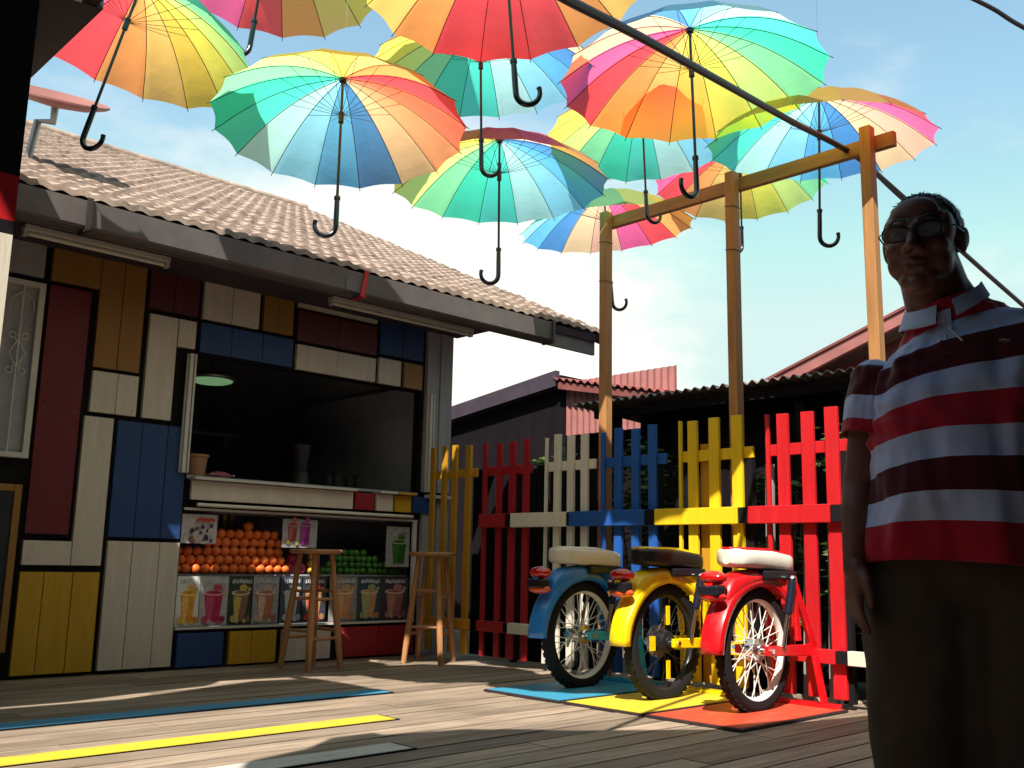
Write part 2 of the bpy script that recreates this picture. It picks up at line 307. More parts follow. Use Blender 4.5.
P = [(-.6,.35,0,.9,'red',(.0,)), (-.6,.35,.93,2.57,'white',(.0,)), (.38,.95,1.0,2.57,'blue',()), (.38,.95,0,.97,'yellow',()),
 (1.985,2.445,.025,.605,'yellow',(2.12,2.285)), (1.985,2.262,.645,.785,'white',()), (2.262,2.445,.645,1.545,'white',()), (1.985,2.235,.825,2.315,'maroon',()),
 (1.985,2.282,2.345,2.575,'mustard',()), (2.282,2.575,1.855,2.575,'mustard',(2.43,)), (2.285,2.58,1.575,1.83,'white',(2.445,)), (2.47,2.935,.82,1.54,'blue',(2.63,2.80)),
 (2.475,2.94,.025,.795,'white',(2.63,2.805)), (2.615,2.81,1.575,2.255,'white',()), (2.813,2.94,2.07,2.255,'white',()), (2.60,2.945,2.29,2.575,'darkred',(2.77,)),
 (2.975,3.40,2.29,2.60,'white',(3.19,)), (3.43,3.675,2.29,2.60,'mustard',(3.55,)), (2.97,3.685,2.06,2.262,'blue',(3.2,3.44)),
 (3.71,4.42,2.515,2.60,'white',()), (3.71,4.42,2.265,2.49,'darkred',(4.07,)), (3.715,4.42,2.055,2.238,'white',(4.07,)), (4.45,4.885,2.285,2.60,'blue',(4.67,)),
 (4.45,4.665,2.055,2.255,'white',()), (4.695,4.885,2.055,2.255,'mustard',()),
 (2.97,3.295,.015,.225,'blue',()), (3.335,3.69,.015,.225,'yellow',(3.5,)), (3.735,4.13,.015,.225,'white',()), (4.205,4.885,.015,.225,'red',(4.55,)),
 (1.0,1.49,2.345,2.575,'white',()), (1.52,1.945,2.345,2.575,'pale',(1.7,)), (1.0,1.49,1.25,2.315,'maroon',()), (1.0,1.2,.05,1.2,'blue',())]
for p in P: panel(*p)
# corner boards and frame posts
q = MB()
for k in range(4): q.mm((4.925+.0695*k, YW-.03+.012*(k % 2), 1.245), (4.925+.0695*k+.066, YW+.0115, 2.62))
wpart('corner_board', q, 'pale', bevel=.002)
q = MB()
for k in range(4): q.mm((4.925+.0695*k, YW-.03+.012*(k % 2), .0), (4.925+.0695*k+.066, YW+.0115, 1.19))
wpart('corner_board', q, 'pale', bevel=.002)
for x in (2.905, 4.955):
    q = MB(); q.mm((x-.012, YW-.06, 1.245), (x+.012, YW-.035, 2.03)); q.mm((x+.022, YW-.06, 1.245), (x+.034, YW-.035, 2.03)); q.mm((x-.02, YW-.034, 1.245), (x+.04, YW-.022, 2.03)); wpart('shutter_rail', q, 'frame_white')
# counter: long white, then small red, white, yellow, blue flaps
for i, (x0, x1, m, lip) in enumerate(((2.975, 4.245, 'white', 1), (4.265, 4.44, 'red', 0), (4.462, 4.615, 'white', 1), (4.635, 4.79, 'yellow', 1), (4.81, 5.0, 'blue', 0))):
    q = MB(); q.mm((x0, YW-.05, 1.075), (x1, YW-.022, 1.20)); wpart('counter_front', q, m, bevel=.003)
    if lip: q = MB(); q.mm((x0-.005, YW-.10, 1.205), (x1+.005, YW+.0, 1.222)); wpart('counter_lip', q, 'frame_white' if m != 'yellow' else 'yellow', bevel=.003)
q = MB(); q.mm((2.96, YW+.003, 1.216), (4.89, YW+.55, 1.236)); wpart('counter_top', q, 'interior2')
q = MB(); q.mm((4.93, YW-.09, 1.195), (5.2, YW-.032, 1.222)); wpart('counter_lip', q, 'frame_white', bevel=.003)
# interior
q = MB()
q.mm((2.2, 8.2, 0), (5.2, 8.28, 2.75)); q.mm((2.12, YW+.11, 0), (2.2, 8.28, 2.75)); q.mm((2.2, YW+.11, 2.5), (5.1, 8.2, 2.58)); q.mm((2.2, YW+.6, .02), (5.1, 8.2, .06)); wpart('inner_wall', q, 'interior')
q = MB(); q.mm((4.97, YW+.11, 1.24), (5.09, 7.9, 2.12)); wpart('partition', q, 'interior2')
q = MB(); q.mm((5.1, YW+.102, 0), (5.2, 10.0, 2.62)); wpart('side_wall', q, 'pale')
# display case
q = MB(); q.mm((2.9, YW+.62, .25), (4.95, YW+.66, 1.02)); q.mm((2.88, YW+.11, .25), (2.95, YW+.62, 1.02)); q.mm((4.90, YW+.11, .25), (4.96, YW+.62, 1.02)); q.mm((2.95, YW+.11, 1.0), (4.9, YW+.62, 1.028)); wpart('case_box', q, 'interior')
q = MB(); q.mm((2.955, YW+.105, .225), (4.895, YW+.62, .245)); wpart('case_floor', q, 'interior2')
q = MB(); q.mm((2.956, YW+.105, .585), (4.894, YW+.5, .597)); wpart('case_shelf', q, 'interior2')
q = MB(); q.mm((2.957, YW-.008, .246), (4.893, YW+.008, .262)); q.mm((2.957, YW-.008, 1.008), (4.893, YW+.008, 1.024)); wpart('case_frame', q, 'frame_white')
q = MB(); q.mm((4.86, YW-.004, .263), (4.892, YW+.02, 1.007)); wpart('case_frame', q, 'frame_white')
q = MB(); q.tube([(3.03, YW-.035, 1.045), (4.82, YW-.035, 1.045)], .012, 10); o = wpart('awning_tube', q, 'fluoro', smooth=True)
# eaves
EY = 5.40; EZ = 2.655; RY = 10.26; RZ = 4.98; RX0, RX1 = -3.0, 6.24
def tiled_roof():
    q = MB(); n = int((RX1-RX0)/.0157); rows = 26; seg = []
    def pt(x, t, up): return (x, EY+(RY-EY)*t, EZ+(RZ-EZ)*t+up)
    for r in range(rows):
        t0 = r/rows; t1 = (r+1)/rows; vs = []; lift = .012+.012*noise.noise(Vector((r*.7, 0, 0)))
        for i in range(n+1):
            x = RX0+(RX1-RX0)*i/n; ph = (x % .11)/.11
            w = .017*(cos(2*pi*ph)*.5+.5)**.8+.004*noise.noise(Vector((int(x/.11)*1.7, r*2.1, 0)))
            j = .012*noise.noise(Vector((int(x/.11)*3.1, r*1.3, 5)))
            a = pt(x, max(t0+(0 if r else 0)-.004, -.004)+j*.15, w+lift+.02); b = pt(x, t1, w+.004); c = pt(x, t0-.004+j*.15, w+.0-.004)
            vs += [c, a, b]
        fs = []
        for i in range(n):
            o = i*3; fs += [(o, o+3, o+4, o+1), (o+1, o+4, o+5, o+2)]
        q.add(vs, fs)
    return q
rf = tiled_roof().build('roof', 'tiles', shop, smooth=True)
q = MB(); q.poly([(RX0, EY+.01, EZ-.02), (RX1, EY+.01, EZ-.02), (RX1, RY, RZ-.03), (RX0, RY, RZ-.03)], .06, (0, .44, -.9)); q.poly([(RX0, 15.2, EZ-.02), (RX1, 15.2, EZ-.02), (RX1, RY+.01, RZ-.03), (RX0, RY+.01, RZ-.03)], .06, (0, .44, -.9)); wpart('roof_deck', q, 'fascia')
q = MB(); q.tube([(RX0, RY, RZ+.03), (RX1+.02, RY, RZ+.03)], .045, 12); wpart('ridge_cap', q, 'tiles', smooth=True)
q = MB(); q.poly([(RX1+.002, EY, EZ-.10), (RX1+.002, EY, EZ+.005), (RX1+.002, RY, RZ+.0), (RX1+.002, RY, RZ-.12)], .03, (1, 0, 0)); wpart('verge_board', q, 'fascia')
# gutter: a box section hung below the tile edge, in lengths, ending at X=5.62
q = MB()
def gut(x0, x1):
    pr = [(0, 0), (-.085, 0), (-.10, .012), (-.115, .15), (-.10, .15), (-.09, .02), (-.0, .01)]
    a = [(x0, EY+.06+y, 2.475+z) for y, z in pr]; b = [(x1, EY+.06+y, 2.475+z) for y, z in pr]; n = len(pr)
    q.add(a+b, [(i, (i+1) % n, n+(i+1) % n, n+i) for i in range(n)]+[tuple(range(n)), tuple(range(2*n-1, n-1, -1))])
gut(-2.5, 3.60); gut(3.75, 5.62); q.mm((3.60, EY-.052, 2.48), (3.75, EY-.04, 2.62)); wpart('gutter', q, 'zinc')
q = MB(); q.mm((RX0, EY+.062, 2.47), (RX1, EY+.09, 2.63)); wpart('fascia_board', q, 'zinc')
q = MB(); q.mm((RX0, EY+.092, 2.545), (5.25, YW-.0, 2.56)); wpart('soffit', q, 'fascia')
for x in (1.9, 3.74, 5.6):
    q = MB(); q.box((x, EY-.062, 2.545), (.03, .012, .19), Matrix.Rotation(rad(10 if x == 3.74 else 0), 3, 'Y')); q.mm((x-.012, EY-.07, 2.452), (x+.012, EY+.06, 2.464)); wpart('gutter_bracket', q, 'f_red' if x == 3.74 else 'dark')
# fluorescent fittings under the soffit
for x0, x1, lb in ((1.70, 2.56, 'long white fluorescent batten under the left half of the eaves'), (3.76, 5.10, 'long white fluorescent batten above the right end of the serving window')):
    t = thing('fluorescent_light', lb, 'ceiling light', ((x0+x1)/2, YW-.35, 2.5), 'fluorescent battens under the eaves')
    bx('housing', (x0, YW-.385, 2.51), (x1, YW-.315, 2.542), 'frame_white', t, bevel=.004)
    q = MB(); q.tube([(x0+.03, YW-.35, 2.495), (x1-.03, YW-.35, 2.495)], .014, 10); q.build('tube', 'fluoro', t, smooth=True)
    for xx in (x0+.012, x1-.012): bx('end_socket', (xx-.012, YW-.37, 2.478), (xx+.012, YW-.33, 2.509), 'frame_white', t)
# window grille and chalkboard
t = thing('window', 'barred window with white scrollwork grille left of the maroon panel', 'window', (1.7, YW, 1.78))
q = MB(); fx0, fx1, fz0, fz1 = 1.53, 1.955, 1.255, 2.305
for a, b, c, d in ((fx0, fx0+.035, fz0, fz1), (fx1-.035, fx1, fz0, fz1), (fx0+.036, fx1-.036, fz0, fz0+.03), (fx0+.036, fx1-.036, fz1-.03, fz1)): q.mm((a, YW-.045, c), (b, YW+.011, d))
q.build('frame', 'frame_white', t)
bx('pane', (fx0+.037, YW-.01, fz0+.031), (fx1-.037, YW-.004, fz1-.031), 'interior2', t)
def arc(c, r, a0, a1, n=14): return [(c[0]+r*cos(a0+(a1-a0)*i/n), YW-.035, c[1]+r*sin(a0+(a1-a0)*i/n)) for i in range(n+1)]
for gx in (1.67, 1.835):
    q = MB(); q.tube([(gx, YW-.035, fz0+.03), (gx, YW-.035, fz1-.03)], .006, 6); q.build('bar', 'frame_white', t)
    q = MB()
    for s in (-1, 1):
        for zc, dz in ((1.78, -1), (1.95, 1)):
            q.tube([(gx, YW-.035, zc-dz*.03), (gx+s*.02, YW-.035, zc+dz*.0)]+arc((gx+s*.035, zc+dz*.02), .018, pi if s > 0 else 0, (pi-s*dz*1.6*pi) if s > 0 else -s*dz*1.6*pi), .004, 6)
        q.tube([(gx, YW-.035, 1.78), (gx+s*.045, YW-.035, 1.865), (gx, YW-.035, 1.95)], .004, 6)
        q.tube([(gx, YW-.035, 2.24), (gx+s*.06, YW-.035, 2.19), (gx+s*.07, YW-.035, 2.12)], .004, 6)
    q.build('scroll', 'frame_white', t, smooth=True)
t = thing('chalkboard', 'yellow framed chalkboard leaning low at the left end of the shop', 'chalkboard', (1.6, YW-.03, .15))
q = MB(); a, b, c, d = 1.27, 1.94, .16, 1.10
for k in ((a, a+.04, c, d), (b-.04, b, c, d), (a+.041, b-.041, c, c+.04), (a+.041, b-.041, d-.04, d)): q.mm((k[0], YW-.05, k[2]), (k[1], YW-.022, k[3]))
q.build('frame', 'mustard', t, bevel=.002)
bx('board', (a+.041, YW-.04, c+.041), (b-.041, YW-.03, d-.041), mat('slate', (.02, .024, .035), .7, var=.3, vscale=9), t)
q = MB(); q.tube([(b-.13+.03*cos(k*.5), YW-.043, .77+.03*sin(k*.5)) for k in range(13)], .003, 5); q.tube([(b-.2+.05*cos(k*.5), YW-.043, .60+.03*sin(k*.5)) for k in range(9)], .003, 5); q.build('chalk_drawing', 'mustard', t)

# round lamp, tub and packet inside the serving window
t = thing('ceiling_lamp', 'round green glowing lamp hanging inside the serving window', 'lamp', (3.50, 6.95, 2.25))
q = MB(); q.lathe([(.0, 2.015), (.12, 2.018), (.155, 2.03), (.16, 2.04)], 28, (3.50, 6.95, 0)); q.build('diffuser', 'lamp', t, smooth=True)
q = MB(); q.lathe([(.161, 2.038), (.185, 2.045), (.19, 2.055), (.12, 2.10), (.0, 2.12)], 28, (3.50, 6.95, 0)); q.build('shade', 'steel', t, smooth=True)
q = MB(); q.tube([(3.50, 6.95, 2.12), (3.50, 6.95, 2.5)], .006, 6); q.build('cord', 'wire', t)
t = thing('tub', 'tan plastic tub on the left end of the counter', 'tub', (3.085, 6.28, 1.236))
q = MB(); q.lathe([(0, 1.237), (.07, 1.237), (.083, 1.38), (.076, 1.38), (.066, 1.25), (0, 1.25)], 24, (3.085, 6.28, 0)); q.build('body', 'tan', t, smooth=True)
q = MB(); q.lathe([(.084, 1.372), (.092, 1.372), (.092, 1.388), (.084, 1.388)], 24, (3.085, 6.28, 0)); q.build('rim', 'stool', t, smooth=True)
t = thing('snack_packet', 'pink packet lying beside the tan tub on the counter', 'packet', (3.27, 6.27, 1.237))
q = MB(); q.sphere((3.27, 6.27, 1.262), .08, 16, 8, (1, .6, .32)); q.build('bag', 'pink', t, smooth=True)
q = MB(); q.mm((3.185, 6.225, 1.259), (3.194, 6.315, 1.266)); q.mm((3.346, 6.225, 1.259), (3.355, 6.315, 1.266)); q.build('crimp', 'paper', t)
t = thing('blender_jug', 'dark blender jug standing dimly behind the counter', 'blender', (4.05, 6.5, 1.237))
q = MB(); q.lathe([(.0, 1.237), (.075, 1.237), (.06, 1.35), (.05, 1.36)], 20, (4.05, 6.5, 0)); q.build('motor_base', 'dark', t, smooth=True)
q = MB(); q.lathe([(.045, 1.362), (.07, 1.56), (.066, 1.56), (.04, 1.365)], 20, (4.05, 6.5, 0)); q.build('jug', 'dark', t, smooth=True)

t = thing('wall_shelf', 'dim shelf on the back wall of the kiosk', 'shelf', (3.6, 8.05, 1.75))
bx('board', (2.9, 7.95, 1.75), (4.3, 8.19, 1.775), 'interior2', t); bx('bracket', (3.0, 8.0, 1.65), (3.02, 8.19, 1.748), 'interior2', t); bx('bracket', (4.2, 8.0, 1.65), (4.22, 8.19, 1.748), 'interior2', t)
for k in range(8):
    x = 2.98+k*.16; c = ((.10,.16,.10),(.22,.10,.06),(.20,.18,.12),(.08,.10,.18))[k % 4]; h = .20+.03*(k % 3)
    q = MB(); q.lathe([(0, 1.776), (.035, 1.776), (.035, 1.776+h*.6), (.014, 1.776+h*.8), (.014, 1.776+h), (0, 1.776+h)], 14, (x, 8.07, 0))
    solid('bottle', q, mat('bottle', c, .25), 'dim bottle standing on the shelf inside the kiosk', 'bottle', (x, 8.07, 1.776), 'bottles on the shelf inside', smooth=True)
for k in range(4):
    q = MB(); hh = .10+.03*(k % 2); q.lathe([(0, 1.238), (.03, 1.238), (.04, 1.238+hh), (.036, 1.238+hh), (.027, 1.245), (0, 1.245)], 16, (4.30+.10*k, 6.50+.03*(k % 2), 0))
    solid('cup_stack', q, 'dark', 'dim stack of cups on the right half of the counter', 'cups', (4.30+.10*k, 6.50, 1.238), 'cup stacks on the counter', smooth=True)
# ------------------------------------------------------------------ fruit (every piece its own thing)
def fruit_mesh(nm, m, sc):
    q = MB(); q.sphere((0, 0, 0), 1, 16, 10, sc); o = q.build(nm, m, smooth=True, local=True); me = o.data
    bpy.data.objects.remove(o); return me
om = fruit_mesh('orange', 'orange', (1, 1, .95)); lm = fruit_mesh('lime', 'lime', (1.08, .95, .95)); pm = fruit_mesh('dragon', 'pinkfruit', (1, 1, 1.2)); ym = fruit_mesh('mango', 'yelfruit', (1.3, .9, .9))
def fruit(me, name, x, y, z, r, label, cat, group):
    o = bpy.data.objects.new(name, me); COL.objects.link(o); o.location = (x, y, z); r *= random.uniform(.94, 1.05); o.scale = (r, r, r)
    o.rotation_euler = (random.uniform(-.5, .5), random.uniform(-.5, .5), random.uniform(0, 6)); tag(o, label, cat, group)
r0 = .0345; rows = [(13, 2.985), (12, 3.015), (12, 2.99), (9, 3.20), (8, 3.23), (1, 3.51)]
names = ['bottom', 'second', 'third', 'fourth', 'fifth', 'top']
for j, (n, xs) in enumerate(rows):
    for i in range(n):
        x = xs+i*.068+random.uniform(-.003, .003); z = .597+r0+j*.0585; y = YW+.055+.004*j+random.uniform(0, .008)+(.06 if j > 2 else 0)*0
        if j == 5: x = 3.50
        lb = 'single orange sitting on the very top of the orange pile' if j == 5 else 'ripe orange stacked in the %s row of the orange pile behind the glass' % names[j]
        fruit(om, 'orange', x, y+.05, z, r0, lb, 'orange', 'oranges piled in the display case' if j < 5 else 'oranges piled in the display case')
rl = .027; lrows = [(15, 4.07), (11, 4.17), (8, 4.22), (4, 4.32)]
for j, (n, xs) in enumerate(lrows):
    for i in range(n):
        fruit(lm, 'lime', xs+i*.053+random.uniform(-.004, .004), YW+.12+random.uniform(0, .02), .597+rl+j*.045, rl, 'green lime in the %s row of the lime pile in the display case' % names[j], 'lime', 'limes piled in the display case')
for i in range(5): fruit(pm, 'dragon_fruit', 3.845+.055*(i % 3)+.02*(i//3), YW+.14, .64+.07*(i//3), .034, 'pink fruit heaped between the oranges and the yellow fruit', 'fruit', 'pink fruit in the display case')
for i in range(6): fruit(ym, 'mango', 4.01+.03*(i % 2), YW+.11+.02*(i % 2), .625+.05*(i//2), .028, 'yellow fruit heaped behind the left bar stool', 'fruit', 'yellow fruit in the display case')

# ------------------------------------------------------------------ posters
PC = {}
def ink(c):
    if c not in PC: PC[c] = mat('poster ink', c, .35, var=.35, vscale=30)
    return PC[c]
def poster(x0, x1, z0, z1, bgc, cups, label, y=YW+.03, marks=(), header=(.62, .62, .66), blobs=()):
    t = MB(); mats = [ink(bgc) if bgc else M['paper']]
    t.mm((x0, y, z0), (x1, y+.003, z1)); yy = [y]
    def sub(c): mats.append(ink(c)); t.mi = len(mats)-1
    def flat(pts, d=.0012): yy[0] -= .0008; t.poly([(a, yy[0]-d, b) for a, b in pts], d, (0, 1, 0))
    w = x1-x0; h = z1-z0
    for cx, wt, wb, zt, zb, c1, c2, c3 in cups:
        cx = x0+cx*w; zt = z0+zt*h; zb = z0+zb*h; wt *= w/2; wb *= w/2
        sub(c1); flat([(cx-wb, zb), (cx+wb, zb), (cx+wt, zt), (cx-wt, zt)])
        sub(c2); flat([(cx-wb*1.02, zb+.01), (cx-wb*.3, zb+.008), (cx+wt*.1, zt-.03), (cx-wt*.75, zt-.02)])
        sub(c3); flat([(cx+wt*1.12*cos(a*pi/8), zt+.018*sin(a*pi/8)) for a in range(16)])
        sub(c1); flat([(cx+wt*.85*cos(a*pi/8), zt+.003+.011*sin(a*pi/8)) for a in range(16)])
        sub(c2); flat([(cx+.3*wt+wt*.5*cos(a*pi/6), zt+.035+.02*sin(a*pi/6)) for a in range(12)])
    if header:
        sub(header); rx = x0+.14*w
        while rx < x1-.16*w:
            ww = random.uniform(.008, .014); zz = z1-.045+random.uniform(-.004, .004)
            flat([(rx, zz), (rx+ww, zz), (rx+ww*random.uniform(.6, 1), zz+.026), (rx+ww*.15, zz+.026)]); rx += ww+.004
    for bxx, bz, br, c in blobs:
        sub(c); flat([(x0+bxx*w+br*cos(a*pi/6), z0+bz*h+br*sin(a*pi/6)) for a in range(12)])
    o = t.build('poster', mats, loc=((x0+x1)/2, y, z0)); tag(o, label, 'poster', 'drink posters in the display case')
W_ = (.55, .55, .58)
cupspec = [
 (2.972, 3.115, None, (.62,.28,.05), (.75,.42,.10), (.75,.60,.15), 'poster of a yellow orange juice cup, leftmost of the lower row'),
 (3.13, 3.315, (.50,.50,.54), (.38,.02,.09), (.50,.06,.14), (.62,.30,.36), 'poster of a crimson drink cup, second from the left in the lower row'),
 (3.335, 3.50, (.04,.07,.05), (.22,.13,.09), (.55,.42,.12), (.60,.50,.30), 'poster of a brown and green drink beside the crimson cup poster'),
 (3.51, 3.70, (.40,.40,.45), (.45,.16,.10), (.60,.45,.35), (.62,.58,.55), 'poster of a layered red and cream drink left of the left bar stool'),
 (3.735, 3.89, (.08,.10,.14), (.45,.50,.58), (.55,.58,.62), (.60,.55,.52), 'poster of a pale blue drink behind the left bar stool'),
 (3.90, 4.09, (.06,.06,.08), (.50,.24,.12), (.55,.05,.06), (.60,.36,.20), 'poster of an orange and red drink behind the left bar stool'),
 (4.14, 4.36, (.32,.30,.30), (.50,.24,.12), (.55,.34,.18), (.62,.48,.36), 'poster of an orange layered drink right of the left bar stool'),
 (4.38, 4.58, (.05,.08,.12), (.48,.26,.12), (.30,.34,.16), (.45,.45,.38), 'poster of an amber drink below the right side of the limes'),
 (4.60, 4.84, (.06,.05,.07), (.30,.10,.10), (.40,.20,.18), (.50,.42,.38), 'dark poster of a red brown drink, rightmost of the lower row')]
for x0, x1, bgc, c1, c2, c3, lb in cupspec:
    poster(x0-.006, x1+.014, .264, .583, bgc, [(.5, .66, .42, .66, .08, tuple(v*1.25 for v in c1), tuple(v*1.25 for v in c2), tuple(v*1.3 for v in c3))], lb, blobs=[(.22, .13, .024, c2), (.36, .09, .016, c3), (.80, .13, .022, c1), (.66, .08, .014, c2), (.80, .74, .013, c3)])
blu = []
rs = random.Random(3)
for k in range(16): blu.append((rs.uniform(.06, .94), rs.uniform(.06, .62), rs.uniform(.009, .016), rs.choice([(.05,.03,.16), (.10,.03,.14), (.03,.03,.06), (.25,.12,.10)])))
for k in range(7): blu.append((.42+.08*k*.9, .80+.03*(k % 2), .011, (.60, .05, .04)))
poster(2.965, 3.215, .795, .985, (.52,.50,.52), [], 'white berry poster with red lettering above the left oranges', header=None, blobs=blu)
poster(3.715, 4.0, .785, .985, (.46,.44,.48), [(.28, .3, .2, .8, .22, (.45,.06,.07), (.5,.2,.15), (.5,.3,.3)), (.64, .3, .22, .82, .1, (.32,.03,.26), (.42,.08,.36), (.45,.25,.42))], 'poster with a red drink and a purple drink above the left bar stool', header=None, blobs=[(.15,.2,.016,(.5,.32,.05)), (.4,.15,.014,(.5,.4,.1)), (.88,.4,.0,W_)][:2])
poster(4.625, 4.85, .66, .965, (.36,.36,.38), [(.55, .62, .46, .62, .08, (.03,.12,.02), (.05,.18,.04), (.40,.45,.36))], 'poster of a green lime drink over the right end of the limes', header=(.55, .45, .47), blobs=[(.3,.8,.016,(.5,.5,.5)), (.7,.83,.014,(.45,.2,.24))])
# hanging snack packets behind the oranges
for k, c in enumerate(((.30,.24,.06), (.10,.16,.09), (.32,.22,.05), (.20,.12,.06))):
    q = MB(); q.sphere((3.30+.055*k, YW+.30, .93), .03, 12, 8, (.8, .35, 1.3)); q.mm((3.285+.055*k, YW+.297, .967), (3.315+.055*k, YW+.303, .999))
    solid('hanging_packet', q, ink(c), 'small dim snack packet hanging above the orange pile', 'packet', (3.30+.055*k, YW+.30, .93), 'packets hanging above the oranges', smooth=True)

# ------------------------------------------------------------------ bar stools
def stool(cx, cy, rz, label):
    t = thing('bar_stool', label, 'stool', (cx, cy, 0), 'wooden bar stools'); t.rotation_euler.z = rz
    H = .775
    q = MB(); q.lathe([(0, H-.034), (.15, H-.034), (.172, H-.026), (.176, H-.012), (.168, H-.002), (.12, H-.004), (0, H-.008)], 36); q.build('seat', 'stool', t, smooth=True, local=True)
    def leg(a, z):
        r = .195-.095*(z/H); return Vector((cos(a)*r, sin(a)*r, z))
    A = [pi/4+k*pi/2 for k in range(4)]
    for a in A:
        q = MB(); n = 8; q.tube([leg(a, z*(H-.035)/n) for z in range(n+1)], [.0185+.005*sin(pi*min(1, k/6)) for k in range(n+1)], 12); q.build('leg', 'stool', t, smooth=True, local=True)
    for z0, par in ((.20, 0), (.25, 1), (.45, 0), (.50, 1)):
        for s in (0, 2):
            a, b = A[(s+par) % 4], A[(s+par+1) % 4]; q = MB(); pa, pb = leg(a, z0), leg(b, z0); q.tube([pa, (pa+pb)/2, pb], [.0085, .012, .0085], 10); q.build('stretcher', 'stool', t, smooth=True, local=True)
    return t
stool(3.71, 5.70, rad(8), 'tall wooden bar stool in front of the juice posters, the left one')
stool(4.63, 5.60, rad(30), 'tall wooden bar stool near the shop corner, the right one')

# ------------------------------------------------------------------ fence
FXX = 4.90; rng = random.Random(5)
def fence(name, label, m, ys, yr, up=True, mid=None, low=None, tops=1.575, width=.055, mx=None):
    t = thing('picket_fence', label, 'fence', (FXX, sum(yr)/2, 0), 'coloured picket fence panels')
    for i, y in enumerate(ys):
        w = width if not isinstance(y, tuple) else y[1]; y = y if not isinstance(y, tuple) else y[0]
        q = MB(); tilt = rng.uniform(-.008, .008); h = tops+rng.uniform(-.012, .012)
        q.add([(FXX, y-w/2, .05), (FXX+.022, y-w/2, .05), (FXX+.022, y+w/2, .05), (FXX, y+w/2, .05), (FXX, y-w/2+tilt, h), (FXX+.022, y-w/2+tilt, h), (FXX+.022, y+w/2+tilt, h+.002), (FXX, y+w/2+tilt, h+.002)],
              [(0,3,2,1),(4,5,6,7),(0,1,5,4),(1,2,6,5),(2,3,7,6),(3,0,4,7)])
        q.build('picket', m, t, bevel=.002)
    if up: bx('upper_rail', (FXX+.023, yr[0], 1.335), (FXX+.045, yr[1], 1.40), m, t, bevel=.002)
    if mid: bx('middle_rail', (FXX-.045, mid[0], .955), (FXX-.001, mid[1], 1.052), mx or m, t, bevel=.003)
    if low: bx('lower_rail', (FXX-.045, low[0], .228), (FXX-.001, low[1], .30), mx or m, t, bevel=.003)
    return t
def Yp(px, z=1.3):   # fence-plane Y of a point at height z seen at image column px (used once to lay the pickets out)
    a = (px-512)/984.82; d = F+Rv*a; tt = FXX/d.x; 
    # refine for height
    for _ in range(6):
        b = (z-.72)/tt; 
        v = (b-d.z)/U.z; dd = d+U*v; tt = FXX/dd.x
    return dd.y*tt
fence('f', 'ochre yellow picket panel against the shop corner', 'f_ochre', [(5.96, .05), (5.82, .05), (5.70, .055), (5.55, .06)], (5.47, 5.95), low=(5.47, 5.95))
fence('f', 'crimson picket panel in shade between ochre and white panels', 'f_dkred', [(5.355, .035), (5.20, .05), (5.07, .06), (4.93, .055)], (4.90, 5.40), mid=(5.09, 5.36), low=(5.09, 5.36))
fence('f', 'white picket panel behind the blue half moped', 'f_white', [(4.74, .018), (4.63, .057), (4.50, .057), (4.375, .06)], (4.30, 4.75), mid=(4.50, 5.03), low=(4.77, 5.04))
fence('f', 'blue picket panel right of the first timber post', 'f_blue', [(4.215, .03), (4.095, .06), (3.95, .06), (3.805, .062)], (3.72, 4.22), mid=(3.84, 4.47), low=(3.9, 4.4))
fence('f', 'bright yellow picket panel behind the yellow half moped', 'f_yellow', [(3.60, .018), (3.505, .066), (3.355, .07), (3.19, .07)], (3.10, 3.61), mid=(3.17, 3.76), low=(3.12, 3.7))
fence('f', 'bright red picket panel right of the red half moped', 'f_red', [(2.985, .022), (2.895, .070), (2.745, .074), (2.60, .076)], (2.50, 3.0), mid=(2.60, 3.10), low=(2.60, 3.0))
fence('f', 'short white fence end beside the man', 'f_white', [(2.375, .06)], (2.33, 2.43), up=False, mid=(2.33, 2.53), low=(2.38, 2.53), tops=.955)
for y0, y1, lb in ((5.035, 5.085, 'black block joining the crimson and white fence rails'), (4.475, 4.495, 'thin black joint between the white and blue fence rails'), (3.765, 3.835, 'black block joining the blue and yellow fence rails'), (3.105, 3.165, 'black block joining the yellow and red fence rails'), (2.535, 2.595, 'black block at the right end of the red fence rail')):
    q = MB(); q.mm((FXX-.04, y0, .96), (FXX-.002, y1, 1.048)); q.mm((FXX-.04, y0, .232), (FXX-.002, y1, .296)); q.mm((FXX+.024, y0, .03), (FXX+.06, y1, 1.33))
    solid('fence_post', q, 'black', lb, 'fence post', (FXX, (y0+y1)/2, 0), 'black posts of the fence')
# second row behind
q = MB(); q.mm((FXX+.05, 3.42, .05), (FXX+.07, 3.48, 1.44)); solid('spare_picket', q, 'f_ochre', 'lone yellow board in a shade-darkened colour behind the yellow pickets', 'board', (FXX+.06, 3.45, .05))  # a yellow picket in shade; the shade is put into its darker colour
for y, a, h, lb in ((2.825, 2, 1.36, 'leaning grey board behind the left red picket'), (2.68, 1.5, 1.30, 'leaning grey board behind the middle red pickets'), (3.06, 1, 1.30, 'grey board standing behind the gap between yellow and red pickets'), (4.02, -1, 1.30, 'weathered board behind the blue pickets'), (2.47, 0, 1.1, 'grey board behind the rightmost red picket')):
    q = MB(); q.box((5.02, y, h/2), (.02, .05, h), Matrix.Rotation(rad(a), 3, 'X')); solid('leaning_board', q, 'greywood', lb, 'board', (5.02, y, 0), 'grey boards behind the fence')

